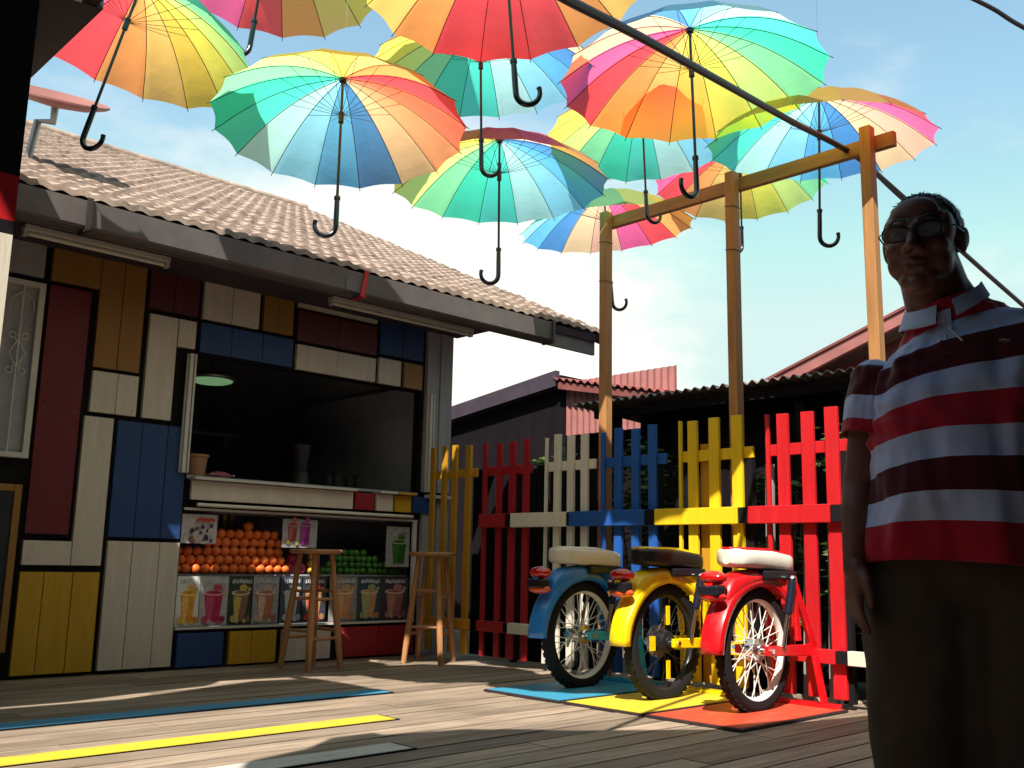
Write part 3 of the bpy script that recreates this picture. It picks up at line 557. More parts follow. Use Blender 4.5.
# timber posts and beam
for y, top, lb in ((4.275, 3.125, 'square timber post behind the white and blue pickets'), (3.25, 3.13, 'square timber post behind the yellow pickets'), (2.365, 3.15, 'square timber post rising beside the man')):
    q = MB(); q.mm((4.965, y-.032, -.05), (5.03, y+.032, top)); o = solid('timber_post', q, 'timber', lb, 'post', (5.0, y, 0), 'timber posts carrying the beam', bevel=.004)
q = MB(); q.mm((5.034, 2.23, 3.02), (5.075, 4.30, 3.105)); solid('timber_beam', q, 'timber_h', 'long timber beam across the tops of the three posts', 'beam', (5.05, 3.3, 3.02), bevel=.003)
for y in (4.275, 3.25):
    q = MB()
    for z in (2.62, 2.90): q.tube([(4.962, y-.035, z), (4.962, y+.035, z+.01), (5.033, y+.035, z), (5.033, y-.035, z), (4.962, y-.035, z)], .002, 5)
    solid('wire_tie', q, 'thinwire', 'thin wire wound round the %s timber post' % ('left' if y > 4 else 'middle'), 'wire', (4.95, y, 2.6))

# ------------------------------------------------------------------ half mopeds
def moped(cx, cy, name, paint_, seat, rim, frame, label, seat_top, wheel_axle='steel'):
    t = thing('half_moped', label, 'moped', (cx, cy, 0), 'rear halves of mopeds set against the fence')
    def B(q, n, m, par=t, **k): return q.build(n, m, par, local=True, **k)
    RX = Matrix.Rotation(pi/2, 3, 'X'); C = (0, 0, .31)
    wh = bpy.data.objects.new('wheel', None)  # wheel hub mesh carries tyre, rim, spokes
    q = MB(); q.lathe([(0, -.05), (.028, -.05), (.03, -.036), (.055, -.034), (.058, -.024), (.05, -.02), (.05, .02), (.058, .024), (.055, .034), (.03, .036), (.028, .05), (0, .05)], 28, C, RX)
    wheel = B(q, 'wheel', 'chrome' if rim == 'rim_white' else 'rim_black', smooth=True)
    # tyre with raised tread blocks
    q = MB(); seg = 72; prof = []
    for k in range(13):
        a = -pi*.98/2+k*pi*.98/12; prof.append((.277+.033*cos(a), .034*sin(a)))
    prof = [(.247, -.026)]+prof+[(.247, .026)]
    q.lathe(prof, seg, C, RX)
    for k in range(44):
        a = 2*pi*k/44
        for s, o in ((-1, 0), (1, .07)):
            aa = a+o; R = Matrix.Rotation(-aa, 3, 'Y'); q.box(Vector(C)+R @ Vector((.302, s*.0165, 0)), (.014, .017, .026), R)
    q.build('tyre', 'rubber', wheel, local=True, smooth=True)
    q = MB(); q.lathe([(.252, -.019), (.257, -.022), (.252, -.0245), (.241, -.017), (.234, -.010), (.231, 0), (.234, .010), (.241, .017), (.252, .0245), (.257, .022), (.252, .019)], 64, C, RX); q.build('rim', rim, wheel, local=True, smooth=True)
    q = MB()
    for k in range(36):
        a = 2*pi*k/36; s = 1 if k % 2 else -1; off = .42 if (k//2) % 2 else -.42
        p0 = Vector((.05*cos(a+off*2), s*.026, .31+.05*sin(a+off*2))); p1 = Vector((.234*cos(a), s*.006, .31+.234*sin(a))); q.tube([p0, p1], .0026 if rim == 'rim_white' else .0016, 5)
    q.build('spokes', rim, wheel, local=True)
    if rim == 'rim_black':
        q = MB()
        for z0, z1 in ((.12, .215), (.40, .50)): q.mm((-.018, -.036, z0), (.012, -.031, z1))
        q.mm((-.16, -.036, .27), (-.115, -.031, .345)); q.build('spoke_cover', 'gloss_yellow', wheel, local=True)
        q = MB(); q.lathe([(.0, -.055), (.06, -.055), (.085, -.05), (.085, -.036), (0, -.036)], 28, C, RX); q.build('brake_drum', 'steel', wheel, local=True, smooth=True)
    # fender: curved section swept round the wheel from the front top to the rear
    q = MB(); n = 26; vs = []; prof = [(-.062, -.035), (-.069, -.012), (-.062, .007), (-.04, .018), (0, .024), (.04, .018), (.062, .007), (.069, -.012), (.062, -.035)]
    for i in range(n+1):
        a = rad(42)+(rad(181)-rad(42))*i/n; rr = .345+.035*max(0, (i/n-.45))*1.8+.0*i; wv = 1-.12*(i/n)
        for (w, d) in prof:
            vs.append((cos(a)*(rr+d), w*wv, .31+sin(a)*(rr+d)))
    k = len(prof); fs = [(i*k+j, i*k+j+1, (i+1)*k+j+1, (i+1)*k+j) for i in range(n) for j in range(k-1)]
    q.add(vs, fs); fd = B(q, 'fender', paint_, smooth=True); sm = fd.modifiers.new('thick', 'SOLIDIFY'); sm.thickness = .004
    # tail body between seat and fender
    q = MB(); sec = []
    for x, zb, zt, w in ((-.30, .50, .585, .045), (-.25, .56, .665, .06), (-.17, .60, .70, .062), (-.05, .635, .705, .068), (.10, .65, .705, .07), (.20, .63, .70, .068), (.27, .60, .68, .055)):
        sec.append([(x, -w, zb), (x, -w*1.02, (zb+zt)/2), (x, -w*.75, zt), (x, w*.75, zt), (x, w*1.02, (zb+zt)/2), (x, w, zb)])
    q.add([v for s_ in sec for v in s_], [(i*6+j, i*6+(j+1) % 6, (i+1)*6+(j+1) % 6, (i+1)*6+j) for i in range(len(sec)-1) for j in range(6)]+[tuple(range(6)), tuple(range(36, 42))])
    o = B(q, 'tail_body', paint_, smooth=True); sb = o.modifiers.new('s', 'SUBSURF'); sb.levels = 2; sb.render_levels = 2
    q = MB(); q.mm((-.02, -.088, .655), (.28, .088, .70)); B(q, 'seat_base', 'plastic', bevel=.01)
    # seat
    q = MB(); n = 16; ring = 20; vs = []
    for i in range(n+1):
        u = i/n; x = -.235+.545*u; w = .096*(1-.08*u)*math.sqrt(max(0, 1-(2*u-1)**8)); w = max(w, .02)
        zt = .806-.028*max(0, (u-.55))*2.2; zb = .716-.03*u; zc = (zt+zb)/2; hh = (zt-zb)/2*(1 if .02 < u < .98 else .75)
        for j in range(ring):
            a = 2*pi*j/ring; ca, sa = cos(a), sin(a); vs.append((x, w*math.copysign(abs(ca)**.55, ca), zc+hh*math.copysign(abs(sa)**.55, sa)))
    q.add(vs, [(i*ring+j, i*ring+(j+1) % ring, (i+1)*ring+(j+1) % ring, (i+1)*ring+j) for i in range(n) for j in range(ring)]+[tuple(range(ring)), tuple(n*ring+j for j in range(ring))])
    st = B(q, 'seat', seat, smooth=True)
    q = MB(); vs = []; n = 16
    for i in range(n+1):
        u = i/n; x = -.225+.52*u; w = .080*(1-.08*u)*math.sqrt(max(0.05, 1-(2*u-1)**8)); zt = .8065-.028*max(0, (u-.55))*2.2
        vs += [(x, -w, zt-.006), (x, -w*.7, zt+.004), (x, w*.7, zt+.004), (x, w, zt-.006), (x, w, zt-.012), (x, -w, zt-.012)]
    q.add(vs, [(i*6+j, i*6+(j+1) % 6, (i+1)*6+(j+1) % 6, (i+1)*6+j) for i in range(n) for j in range(6)]+[tuple(range(6)), tuple(n*6+j for j in range(6))])
    q.build('seat_top', seat_top, st, local=True, smooth=True)
    # tail lamp cluster
    q = MB(); q.sphere((-.345, 0, .66), .1, 20, 12, (.5, .74, .35)); tl = B(q, 'tail_light', 'lens_red', smooth=True)
    q = MB(); q.mm((-.40, -.06, .575), (-.33, .06, .625)); q.build('lamp_bracket', 'plastic', tl, local=True, bevel=.01)
    q = MB(); q.sphere((-.35, .0, .57), .08, 18, 10, (.6, .95, .34)); q.build('indicator', 'lens_amber' if name != 'red' else 'lens_red', tl, local=True, smooth=True)
    q = MB(); q.tube([(-.30, 0, .60), (-.36, 0, .60), (-.385, 0, .63)], .02, 8); q.build('lamp_arm', paint_, tl, local=True, smooth=True)
    # shocks, both sides
    for s in (-1, 1):
        q = MB(); a = Vector((.20, s*.108, .655)); b = Vector((.11, s*.10, .32)); d = b-a
        q.tube([a, a+d*.5], .021, 14); q.tube([a+d*.5, a+d*.52], .017, 12)
        sh = B(q, 'shock_absorber', 'handle', smooth=True)
        q = MB(); q.tube([a+d*.5, b], .011, 10); q.build('shock_rod', 'chrome', sh, local=True, smooth=True)
        q = MB(); q.sphere(a, .024, 12, 8); q.build('shock_bolt', 'chrome', sh, local=True, smooth=True)
    # swing arm, struts and stand: painted frame each side
    for s in (-1, 1):
        y = s*.085
        q = MB(); R2 = Matrix.Identity(3)
        q.poly([(.0-.03, y-.011, .285), (.06, y-.011, .28), (.43, y-.011, .265), (.43, y-.011, .325), (.06, y-.011, .33), (-.03, y-.011, .33)], .022, (0, 1, 0)); B(q, 'swing_arm', frame, bevel=.004)
        q = MB(); q.poly([(.215, y-.012, .655), (.265, y-.012, .655), (.455, y-.012, .31), (.40, y-.012, .31)], .024, (0, 1, 0)); q.poly([(.235, y-.010, .60), (.27, y-.010, .57), (.30, y-.010, .345), (.265, y-.010, .345)], .02, (0, 1, 0)); B(q, 'strut', frame, bevel=.004)
    for s in (-1, 1):
        q = MB(); q.poly([(.385, s*.11, .30), (.425, s*.11, .30), (.425, s*.16, .03), (.385, s*.16, .03)], .02, (0, 1, 0)); B(q, 'stand_leg', frame)
    q = MB(); q.mm((.36, -.23, .0165), (.44, .20, .034)); B(q, 'stand_foot', frame, bevel=.003)
    q = MB(); q.lathe([(0, -.11), (.012, -.11), (.012, .11), (0, .11)], 12, (0, 0, .307), RX); q.lathe([(.013, -.125), (.02, -.122), (.02, -.104), (.013, -.104)], 6, (0, 0, .307), RX); B(q, 'axle', 'chrome', smooth=True)
    return t
moped(4.42, 2.80, 'red', 'gloss_red', 'seat_white', 'rim_white', 'gloss_red', 'red rear half of a moped with white seat and white rim', 'gloss_red')
moped(4.40, 3.35, 'yellow', 'gloss_yellow', 'seat_black', 'rim_black', 'gloss_yellow', 'yellow rear half of a moped with black seat and black wheel', 'gloss_yellow')
moped(4.405, 3.95, 'blue', 'gloss_blue', 'seat_white', 'rim_white', 'gloss_cyan', 'blue rear half of a moped with white seat and white rim', 'seat_white')

# ------------------------------------------------------------------ umbrellas
WH = [tuple(.95*v+.035 for v in c) for c in [(.95,.86,.10), (.66,.86,.22), (.22,.72,.34), (.03,.68,.44), (.05,.70,.56), (.45,.82,.80), (.26,.68,.88), (.10,.46,.80), (.05,.26,.62), (.92,.62,.36), (.95,.48,.34), (.90,.10,.30), (.88,.05,.07), (.94,.34,.08), (.96,.58,.14), (.95,.66,.08)]]
R_, HH = .60, .275
def prof(u): return -HH*(.18*u+.82*u**2.25)
def canopy_mesh(c0, nm, pal=None):
    nr, ns = 12, 6; vs = []; fs = []; cols = []
    vs.append((0, 0, prof(0)))
    tot = 16*ns
    for i in range(1, nr+1):
        u = i/nr
        for k in range(tot):
            f = (k % ns)/ns; a = 2*pi*k/tot
            sag = sin(pi*f)
            # chord between ribs: panel cloth lies inside the rib circle, lifted slightly
            rr = R_*u*(1-.0195*sag-.022*sag*u**6); z = prof(u)-.012*sag*u*(1-u)*4*.5+.004*sag*u
            vs.append((cos(a)*rr, sin(a)*rr, z))
    for k in range(tot):
        fs.append((0, 1+k, 1+(k+1) % tot)); cols.append(k//ns)
    for i in range(nr-1):
        for k in range(tot):
            fs.append((1+i*tot+k, 1+(i+1)*tot+k, 1+(i+1)*tot+(k+1) % tot, 1+i*tot+(k+1) % tot)); cols.append(k//ns)
    me = bpy.data.meshes.new('canopy'); me.from_pydata(vs, [], fs); me.materials.append(M['canopy'])
    ca = me.color_attributes.new('Col', 'FLOAT_COLOR', 'CORNER')
    for p in me.polygons:
        c = (pal or WH)[(c0-cols[p.index]) % 16]
        for li in p.loop_indices: ca.data[li].color = (*c, 1)
    me.polygons.foreach_set('use_smooth', [True]*len(me.polygons)); me.set_sharp_from_angle(angle=rad(35)); return me
def part_mesh(q, nm, m, smooth=True):
    o = q.build(nm, m, smooth=smooth, local=True); me = o.data; bpy.data.objects.remove(o); return me
L_ = .84
q = MB(); q.tube([(0, 0, .055), (0, 0, .02)], [.003, .006], 8); q.tube([(0, 0, .02), (0, 0, -L_+.13)], .0065, 10); sh_me = part_mesh(q, 'shaft', 'plastic')
q = MB(); pts = [(0, 0, -L_+.20), (0, 0, -L_+.13), (0, 0, -L_+.06)]
for k in range(1, 15):
    a = pi+k*pi*1.12/14; pts.append((.048+.048*cos(a), 0, -L_+.055+.052*sin(a)))
q.tube(pts, [.0115, .0125, .0125]+[.0125-.0002*k for k in range(13)]+[.011], 12); q.tube([(0, 0, -L_+.205), (0, 0, -L_+.19)], .015, 12); hd_me = part_mesh(q, 'handle', 'handle')
q = MB(); q.tube([(0, 0, -.19), (0, 0, -.245)], .013, 12); rn_me = part_mesh(q, 'runner', 'plastic')
q = MB(); q.tube([(0, 0, -.004), (0, 0, -.022)], .017, 12); cw_me = part_mesh(q, 'crown', 'plastic')
q = MB(); q.tube([(R_*u*1.0, 0, prof(u)-.006) for u in [k/14 for k in range(14)]]+[(R_*1.004, 0, prof(1)-.002), (R_*1.02, 0, prof(1)-.01)], .0019, 6); rb_me = part_mesh(q, 'rib', 'plastic')
q = MB(); q.tube([(.014, 0, -.20), (R_*.48, 0, prof(.48)-.009)], .0013, 5); st_me = part_mesh(q, 'stretcher', 'plastic')
def link(nm, me, par):
    o = bpy.data.objects.new(nm, me); COL.objects.link(o); o.parent = par; return o
def umbrella(hub, axis, cfar, label, hook, sc=1.0, visible=True):
    t = thing('umbrella', label, 'umbrella', hub, 'rainbow umbrellas hung overhead'); h = Vector(hub); ax = Vector(axis).normalized()
    d = h-CAM; alpha = math.atan2(d.y, d.x)
    q0 = Vector((0, 0, 1)).rotation_difference(ax); base = math.degrees(alpha)/22.5
    rot = alpha - rad(11.25)      # panel 0 centred on the far direction
    t.rotation_mode = 'QUATERNION'; t.rotation_quaternion = q0 @ Matrix.Rotation(rot, 3, 'Z').to_quaternion(); t.scale = (sc, sc, sc)
    link('canopy', canopy_mesh(cfar, 'canopy', WH[:8]+[WH[15], WH[14], WH[13], WH[12], WH[12], WH[12], WH[13], WH[14]] if label.startswith('big red') else WH[:10]+[(.93, .42, .22), (.90, .20, .12)]+WH[12:] if label.startswith('umbrella with teal') else None), t); link('shaft', sh_me, t); link('runner', rn_me, t); link('crown', cw_me, t)
    hd = link('handle', hd_me, t); hd.rotation_euler.z = hook-rot
    for k in range(16):
        rb = link('rib', rb_me, t); rb.rotation_euler.z = 2*pi*k/16; s_ = link('stretcher', st_me, rb)
    return t
AL = math.atan2(F.y, F.x)
right = math.atan2(Rv.y, Rv.x); left = right+pi
UM = [((1.70, 4.39, 3.43), (.20, -.10, .97), 13, 'rainbow umbrella at the upper left whose peach and yellow panels hang before the dish', right-.2, 1.07),
 ((2.35, 4.36, 4.13), (.13, .07, .99), 12, 'magenta and orange umbrella cut off by the top edge above the aqua umbrella', left+.3, 1.1),
 ((2.46, 3.77, 3.00), (.06, .10, .99), 7, 'umbrella with teal, sky blue and red panels hanging before the tiled roof', left+.2, 1.0),
 ((2.51, 2.71, 3.33), (-.02, .10, .99), 12, 'big red and orange umbrella at the top centre with its hook in mid air', right, 1.0),
 ((3.23, 3.65, 3.55), (-.06, -.02, .99), 4, 'yellow and teal umbrella mostly hidden behind the big red one', right, 1.0),
 ((4.02, 4.33, 3.37), (.0, .02, 1), 4, 'green and navy umbrella with an orange far rim in the centre of the picture', left+.2, 1.15),
 ((3.97, 2.82, 3.51), (.01, .04, 1.0), 15, 'large yellow umbrella with red and green edges behind the thick cable', left+.6, 1.15),
 ((4.57, 3.62, 3.60), (.04, .08, 1.0), 4, 'green umbrella mostly hidden below the large yellow one', right+.4, 1.0),
 ((5.35, 4.6, 3.46), (-.10, .02, 1), 10, 'small looking blue, peach and magenta umbrella above the left timber post', right-.2, 1.08),
 ((5.80, 3.70, 3.70), (.12, .08, .98), 15, 'amber and orange umbrella behind the middle timber post', left+.3, 1.02),
 ((5.03, 2.66, 3.45), (-.03, -.05, 1), 7, 'umbrella with green, blue, peach and pink panels above the right end of the beam', right-.2, 1.08)]
UM.append(((2.55, 4.1, 4.5), (0, .05, 1), 3, 'extra unseen umbrella added above the rest to shade the left fence', right, 1.05))  # out of view, added for its shadow on the left fence panels
for u in UM: umbrella(*u[:3], u[3], u[4], u[5])
u4 = [o for o in bpy.data.objects if o.get('label', '').startswith('big red and orange')][0]; bpy.context.view_layer.update()
q = MB(); a = u4.matrix_world.inverted() @ Vector((2.82, 2.62, 3.19)); 
q.mm((a.x-.004, a.y-.012, a.z-.12), (a.x+.002, a.y+.012, a.z)); q.mm((a.x-.005, a.y-.045, a.z-.02), (a.x+.003, a.y+.0125, a.z+.004)); q.build('strap', 'gloss_red', u4, local=True)
# wires the umbrellas hang on
for i, (hub, ax, *_r) in enumerate(UM):
    h = Vector(hub)+Vector(ax).normalized()*.05*_r[-1]
    q = MB(); q.tube([h, h+Vector((.02, -.01, 3.0))], .0008, 4)
    solid('hanging_line', q, 'thinwire', 'hair thin line an umbrella hangs from', 'line', h, 'hanging lines of the umbrellas')

# thick cables
def at(px, py, d): return CAM+(F*984.82+Rv*(px-512)+U*(384-py))/984.82*d
def cable(pts, r, label):
    P_ = [Vector(p) for p in pts]; out = []
    for i in range(len(P_)-1):
        p0 = P_[max(i-1, 0)]; p1 = P_[i]; p2 = P_[i+1]; p3 = P_[min(i+2, len(P_)-1)]
        for k in range(8):
            s = k/8; out.append(.5*((2*p1)+(p2-p0)*s+(2*p0-5*p1+4*p2-p3)*s*s+(3*p1-p0-3*p2+p3)*s**3))
    out.append(P_[-1]); q = MB(); q.tube(out, r, 8); return solid('cable', q, 'wire', label, 'cable', P_[0], smooth=True)
cable([(.9, 1.4, 2.05), (1.60, 1.74, 2.29), (2.0, 1.88, 2.41), (2.55, 2.02, 2.56), (3.33, 2.21, 2.75), (4.24, 2.41, 2.95), (5.19, 2.52, 3.08), (5.95, 2.58, 3.04), (7.72, 2.62, 2.83), (8.82, 2.59, 2.66), (12, 2.4, 2.1)], .0165, 'thick black cable slanting down across the sky past the beam')
cable([(5.19, 2.50, 3.06), (5.95, 2.55, 3.02), (7.72, 2.56, 2.76), (12, 2.3, 1.9)], .012, 'thinner black cable under the thick one, reappearing behind the head')
cable([(7.6, 3.9, 6.4), (8.70, 3.03, 5.85), (9.06, 2.75, 5.61), (9.8, 2.1, 5.1)], .02, 'black cable crossing the top right corner of the sky')

# ------------------------------------------------------------------ dish on the roof
dc = Vector((1.99, 6.38, 3.60)); nrm = Vector((-.10, -.46, .88)).normalized()
t = thing('satellite_dish', 'reddish brown satellite dish above the left end of the tiled roof', 'satellite dish', (1.99, 6.5, 3.2))
DR = nrm.to_track_quat('Z', 'Y').to_matrix()
q = MB(); q.lathe([(0, -.02), (.12, -.014), (.22, .002), (.30, .028), (.322, .04), (.326, .028), (.30, .012), (.2, -.02), (0, -.045)], 48, dc, DR); q.build('reflector', 'dish', t, smooth=True)
fc = bpy.data.curves.new('lettering', 'FONT'); fc.body = 'astro'; fc.size = .19; fc.extrude = .0015; fc.align_x = 'CENTER'; fc.align_y = 'CENTER'; fc.offset = .004
tmp = bpy.data.objects.new('tmp', fc); COL.objects.link(tmp); bpy.context.view_layer.update(); me = bpy.data.meshes.new_from_object(tmp.evaluated_get(bpy.context.evaluated_depsgraph_get())); bpy.data.objects.remove(tmp)
xr = Vector((.95, -.25, 0)); xr = (xr-nrm*xr.dot(nrm)).normalized(); yr = nrm.cross(xr)
for v in me.vertices:
    lx, ly, lz = v.co; lx -= .05; r2 = lx*lx+ly*ly; p = dc+xr*lx+yr*(ly*1.2)+nrm*(lz-.012+.5*r2+.004); v.co = p-Vector(t.location)
me.materials.append(M['dishtext']); o = bpy.data.objects.new('lettering', me); COL.objects.link(o); o.parent = t
q = MB(); q.tube([dc-nrm*.04, dc-nrm*.10+Vector((0, 0, -.04)), Vector((1.93, 6.5, 3.48)), Vector((1.90, 6.55, 3.15))], .025, 10); q.build('mast', 'steel', t, smooth=True)

# ------------------------------------------------------------------ painted post and roofs, partly unseen and shaped for their shadows
t = thing('painted_post', 'thick square post at the left edge painted white, red and dark brown', 'post', (.47, 2.06, 0))
for z0, z1, m in ((0, 1.325, 'f_white'), (1.3255, 1.352, 'black'), (1.3525, 1.445, 'f_red')): bx('band', (.36, 2.0, z0), (.572, 2.12, z1), m, t)
bx('band', (.36, 2.0, 1.4455), (.572, 2.12, 2.96), 'black', t)
bx('edge_highlight', (.45, 1.985, 1.62), (.475, 1.999, 2.96), 'mustard', t)  # yellowish strip painting a light-caught edge highlight onto the post
q = MB()
def slab(pts, z, th, q): q.poly([(x, y, z) for x, y in pts], th, (0, 0, 1))
slab([(-2.2, 3.10), (-.3, 3.06), (1.0, 3.03), (1.38, 3.12), (1.38, 3.84), (1.02, 3.93), (.80, 3.86), (.30, 3.70), (.10, 3.62), (-2.2, 3.68)], 2.98, .05, q)
slab([(-2.2, 3.73), (-.1, 3.70), (.22, 3.79), (.72, 3.90), (.88, 4.06), (1.385, 3.97), (1.385, 7.5), (-2.2, 7.5)], 2.98, .05, q)  # slit between the two slabs is shaped to drop sun slivers on the deck
q.mm((1.30, 3.80, 2.985), (1.36, 4.1, 3.02)); q.mm((-1.6, 3.6, 2.985), (-1.5, 3.8, 3.02))
solid('roof_corner', q, 'dark', 'dark roof corner cutting off the sky beside the painted post', 'roof', (0, 5, 2.98))
q = MB(); slab([(-.68, 1.30), (-.31, 1.78), (.29, 1.93), (.74, 1.82), (1.09, 1.50), (1.64, 1.12), (2.69, .88), (4.4, .7), (4.4, -3), (-1.3, -3), (-.86, .2)], 3.2, .06, q)  # unseen slab, outline projected back along the sun from the foreground shadow edge
solid('shade_roof', q, 'dark', 'unseen dark roof slab outlined to cast the foreground shadow', 'roof', (1.5, 0, 3.2))

t = thing('sky_block_walls', 'unseen dark walls added behind and beside the viewer to cut skylight', 'house', (0, -4.5, 0))  # unseen walls added to block sky and deepen the shade
q = MB(); q.mm((-9, -3.3, -.2), (9, -3.15, 8.0)); q.mm((-3.4, -3.14, -.2), (-3.25, 9, 4.8)); q.build('wall', 'dark', t)
# ------------------------------------------------------------------ neighbouring buildings
def corr(q, o, a, b, pitch, amp, nrm_):
    o, a, b, nr = Vector(o), Vector(a), Vector(b), Vector(nrm_); n = max(8, int(a.length/pitch*8)); vs = []
    for i in range(n+1):
        s = i/n; w = nr*(amp*cos(2*pi*s*a.length/pitch)); vs += [o+a*s+w, o+a*s+b+w, o+a*s+b+w-nr*.006, o+a*s+w-nr*.006]
    fs = []
    for i in range(n):
        k = i*4
        for j in range(4): fs.append((k+j, k+(j+1) % 4, k+4+(j+1) % 4, k+4+j))
    q.add(vs, fs)
b1 = thing('house', 'dark timber house with a red metal roof seen beyond the white fence panel', 'house', (9.8, 8.6, 0))
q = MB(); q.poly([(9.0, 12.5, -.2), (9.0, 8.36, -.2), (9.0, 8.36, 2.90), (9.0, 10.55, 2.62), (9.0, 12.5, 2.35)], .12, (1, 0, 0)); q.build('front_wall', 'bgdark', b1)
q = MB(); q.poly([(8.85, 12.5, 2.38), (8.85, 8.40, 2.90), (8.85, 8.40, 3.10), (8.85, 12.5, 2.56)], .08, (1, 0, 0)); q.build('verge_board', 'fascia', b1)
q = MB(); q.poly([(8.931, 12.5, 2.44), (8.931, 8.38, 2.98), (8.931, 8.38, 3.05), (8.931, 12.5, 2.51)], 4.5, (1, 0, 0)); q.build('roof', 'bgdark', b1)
q = MB(); corr(q, (8.83, 8.42, 3.0), (0, -1.75, -.36), (.35, 0, .02), .12, .018, (0, .2, 1)); q.build('red_roof', 'bgred', b1, smooth=True)
q = MB(); q.poly([(8.86, 8.36, 2.86), (8.86, 6.65, 2.52), (8.86, 6.65, 2.60), (8.86, 8.36, 2.95)], .05, (1, 0, 0)); q.build('red_fascia', 'bgred', b1)
q = MB(); corr(q, (9.0, 8.33, 2.28), (0, -1.7, 0), (0, 0, .68), .10, .014, (-1, 0, 0)); q.build('side_sheet', 'bgpink', b1, smooth=True)
q = MB(); q.mm((9.3, 4.0, -.2), (9.4, 8.35, 2.5)); q.build('back_wall', 'bgdark', b1)
b2 = thing('shed', 'low shed with a dark corrugated roof close behind the fence', 'shed', (7, 4, 0))
q = MB(); corr(q, (6.2, 5.68, 2.06), (0, -5.5, -.02), (2.3, 0, -.12), .085, .015, (0, 0, 1)); q.build('roof', 'rust', b2, smooth=True)
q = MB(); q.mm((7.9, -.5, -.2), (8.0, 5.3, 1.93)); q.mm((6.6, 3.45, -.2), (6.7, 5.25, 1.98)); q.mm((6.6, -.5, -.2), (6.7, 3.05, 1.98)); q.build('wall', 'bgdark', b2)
for y in (5.35, 3.6, 1.8):
    q = MB(); q.mm((6.35, y-.04, -.2), (6.43, y+.04, 2.0)); q.build('post', 'bgdark', b2)
q = MB(); q.mm((6.28, .2, 1.93), (6.36, 5.5, 1.99)); q.build('rafter', 'bgdark', b2)
for i in range(5):
    q = MB(); q.mm((6.36, .5+i*1.1, 1.90), (8.2, .56+i*1.1, 1.955)); q.build('joist', 'bgdark', b2)
b3 = thing('gabled_house', 'house with a rising dark red gable behind the man', 'house', (8.5, 3.3, 0))
q = MB(); q.poly([(8.6, 6.4, 1.9), (8.6, 6.4, 1.8), (8.6, 0.6, 1.8), (8.6, 1.6, 1.9), (8.6, 3.65, 2.86)], .1, (1, 0, 0)); q.build('gable_wall', 'darkred', b3)
for sgn, pts in ((1, [(6.4, 1.93), (3.67, 2.87), (3.67, 2.98), (6.4, 2.04)]), (-1, [(3.65, 2.87), (1.6, 1.85), (1.6, 1.96), (3.65, 2.98)])):
    q = MB(); q.poly([(8.35, y, z) for y, z in pts], .05, (1, 0, 0)); q.build('verge_board', 'bgpink', b3)
    q = MB(); q.poly([(8.33, pts[0][0], pts[0][1]+.115), (8.33, pts[1][0], pts[1][1]+.115), (8.33, pts[1][0], pts[1][1]+.14), (8.33, pts[0][0], pts[0][1]+.14)], 3.0, (1, 0, 0)); q.build('roof', 'bgred', b3)

t = thing('dark_backing', 'dark backing boards added close behind the ochre and crimson pickets', 'wall', (5.5, 5.4, -.2))  # added backing that keeps the shaded gaps between the pickets dark
for k in range(11):
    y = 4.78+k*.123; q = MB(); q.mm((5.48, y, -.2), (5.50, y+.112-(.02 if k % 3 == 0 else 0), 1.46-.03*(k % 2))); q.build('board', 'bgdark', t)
q = MB(); q.mm((5.502, 4.78, 1.1), (5.53, 6.1, 1.17)); q.build('rail', 'bgdark', t)
def shrub(x, y, z0, r, h, label, n=700, seed=1):
    rs = random.Random(seed); t = thing('shrub', label, 'shrub', (x, y, -.25), 'shrubs behind the fence')
    q = MB()
    for k in range(5):
        a = rs.uniform(0, 6.28); tip = Vector((x+cos(a)*r*.7, y+sin(a)*r*.7, z0+h*rs.uniform(.5, .95))); q.tube([(x, y, -.25), (x+cos(a)*r*.2, y+sin(a)*r*.2, z0+.1), tip], [.014, .01, .004], 6)
    q.build('stem', 'bark', t)
    q = MB(); cl = [(Vector((x+rs.uniform(-r, r)*.75, y+rs.uniform(-r, r)*.75, z0+h*rs.uniform(.1, .95))), rs.uniform(.3, .55)*r) for _ in range(14)]
    for k in range(n):
        c, cr_ = rs.choice(cl); p = c+Vector((rs.gauss(0, .5), rs.gauss(0, .5), rs.gauss(0, .5)))*cr_
        s = rs.uniform(.016, .034); R = Matrix.Rotation(rs.uniform(0, 6.28), 3, 'Z') @ Matrix.Rotation(rs.uniform(-1, 1), 3, 'X')
        q.add([p+R @ Vector(v) for v in ((-s*1.6, 0, 0), (0, -s*.6, s*.15), (s*1.8, 0, -.1*s), (0, s*.6, s*.15))], [(0, 1, 2, 3)])
    q.build('foliage', 'leaf', t)
shrub(5.75, 2.85, .3, .38, 1.25, 'leafy shrub seen between the right red pickets', 1500, 1)
shrub(6.0, 3.55, .2, .2, 1.2, 'small shrub glimpsed between yellow and red pickets', 450, 2)
shrub(5.9, 4.72, .2, .28, 1.45, 'shrub glimpsed behind the white and blue pickets', 800, 3)
shrub(6.0, 5.75, .2, .3, 1.5, 'shrub in the shade behind the crimson pickets', 700, 4)

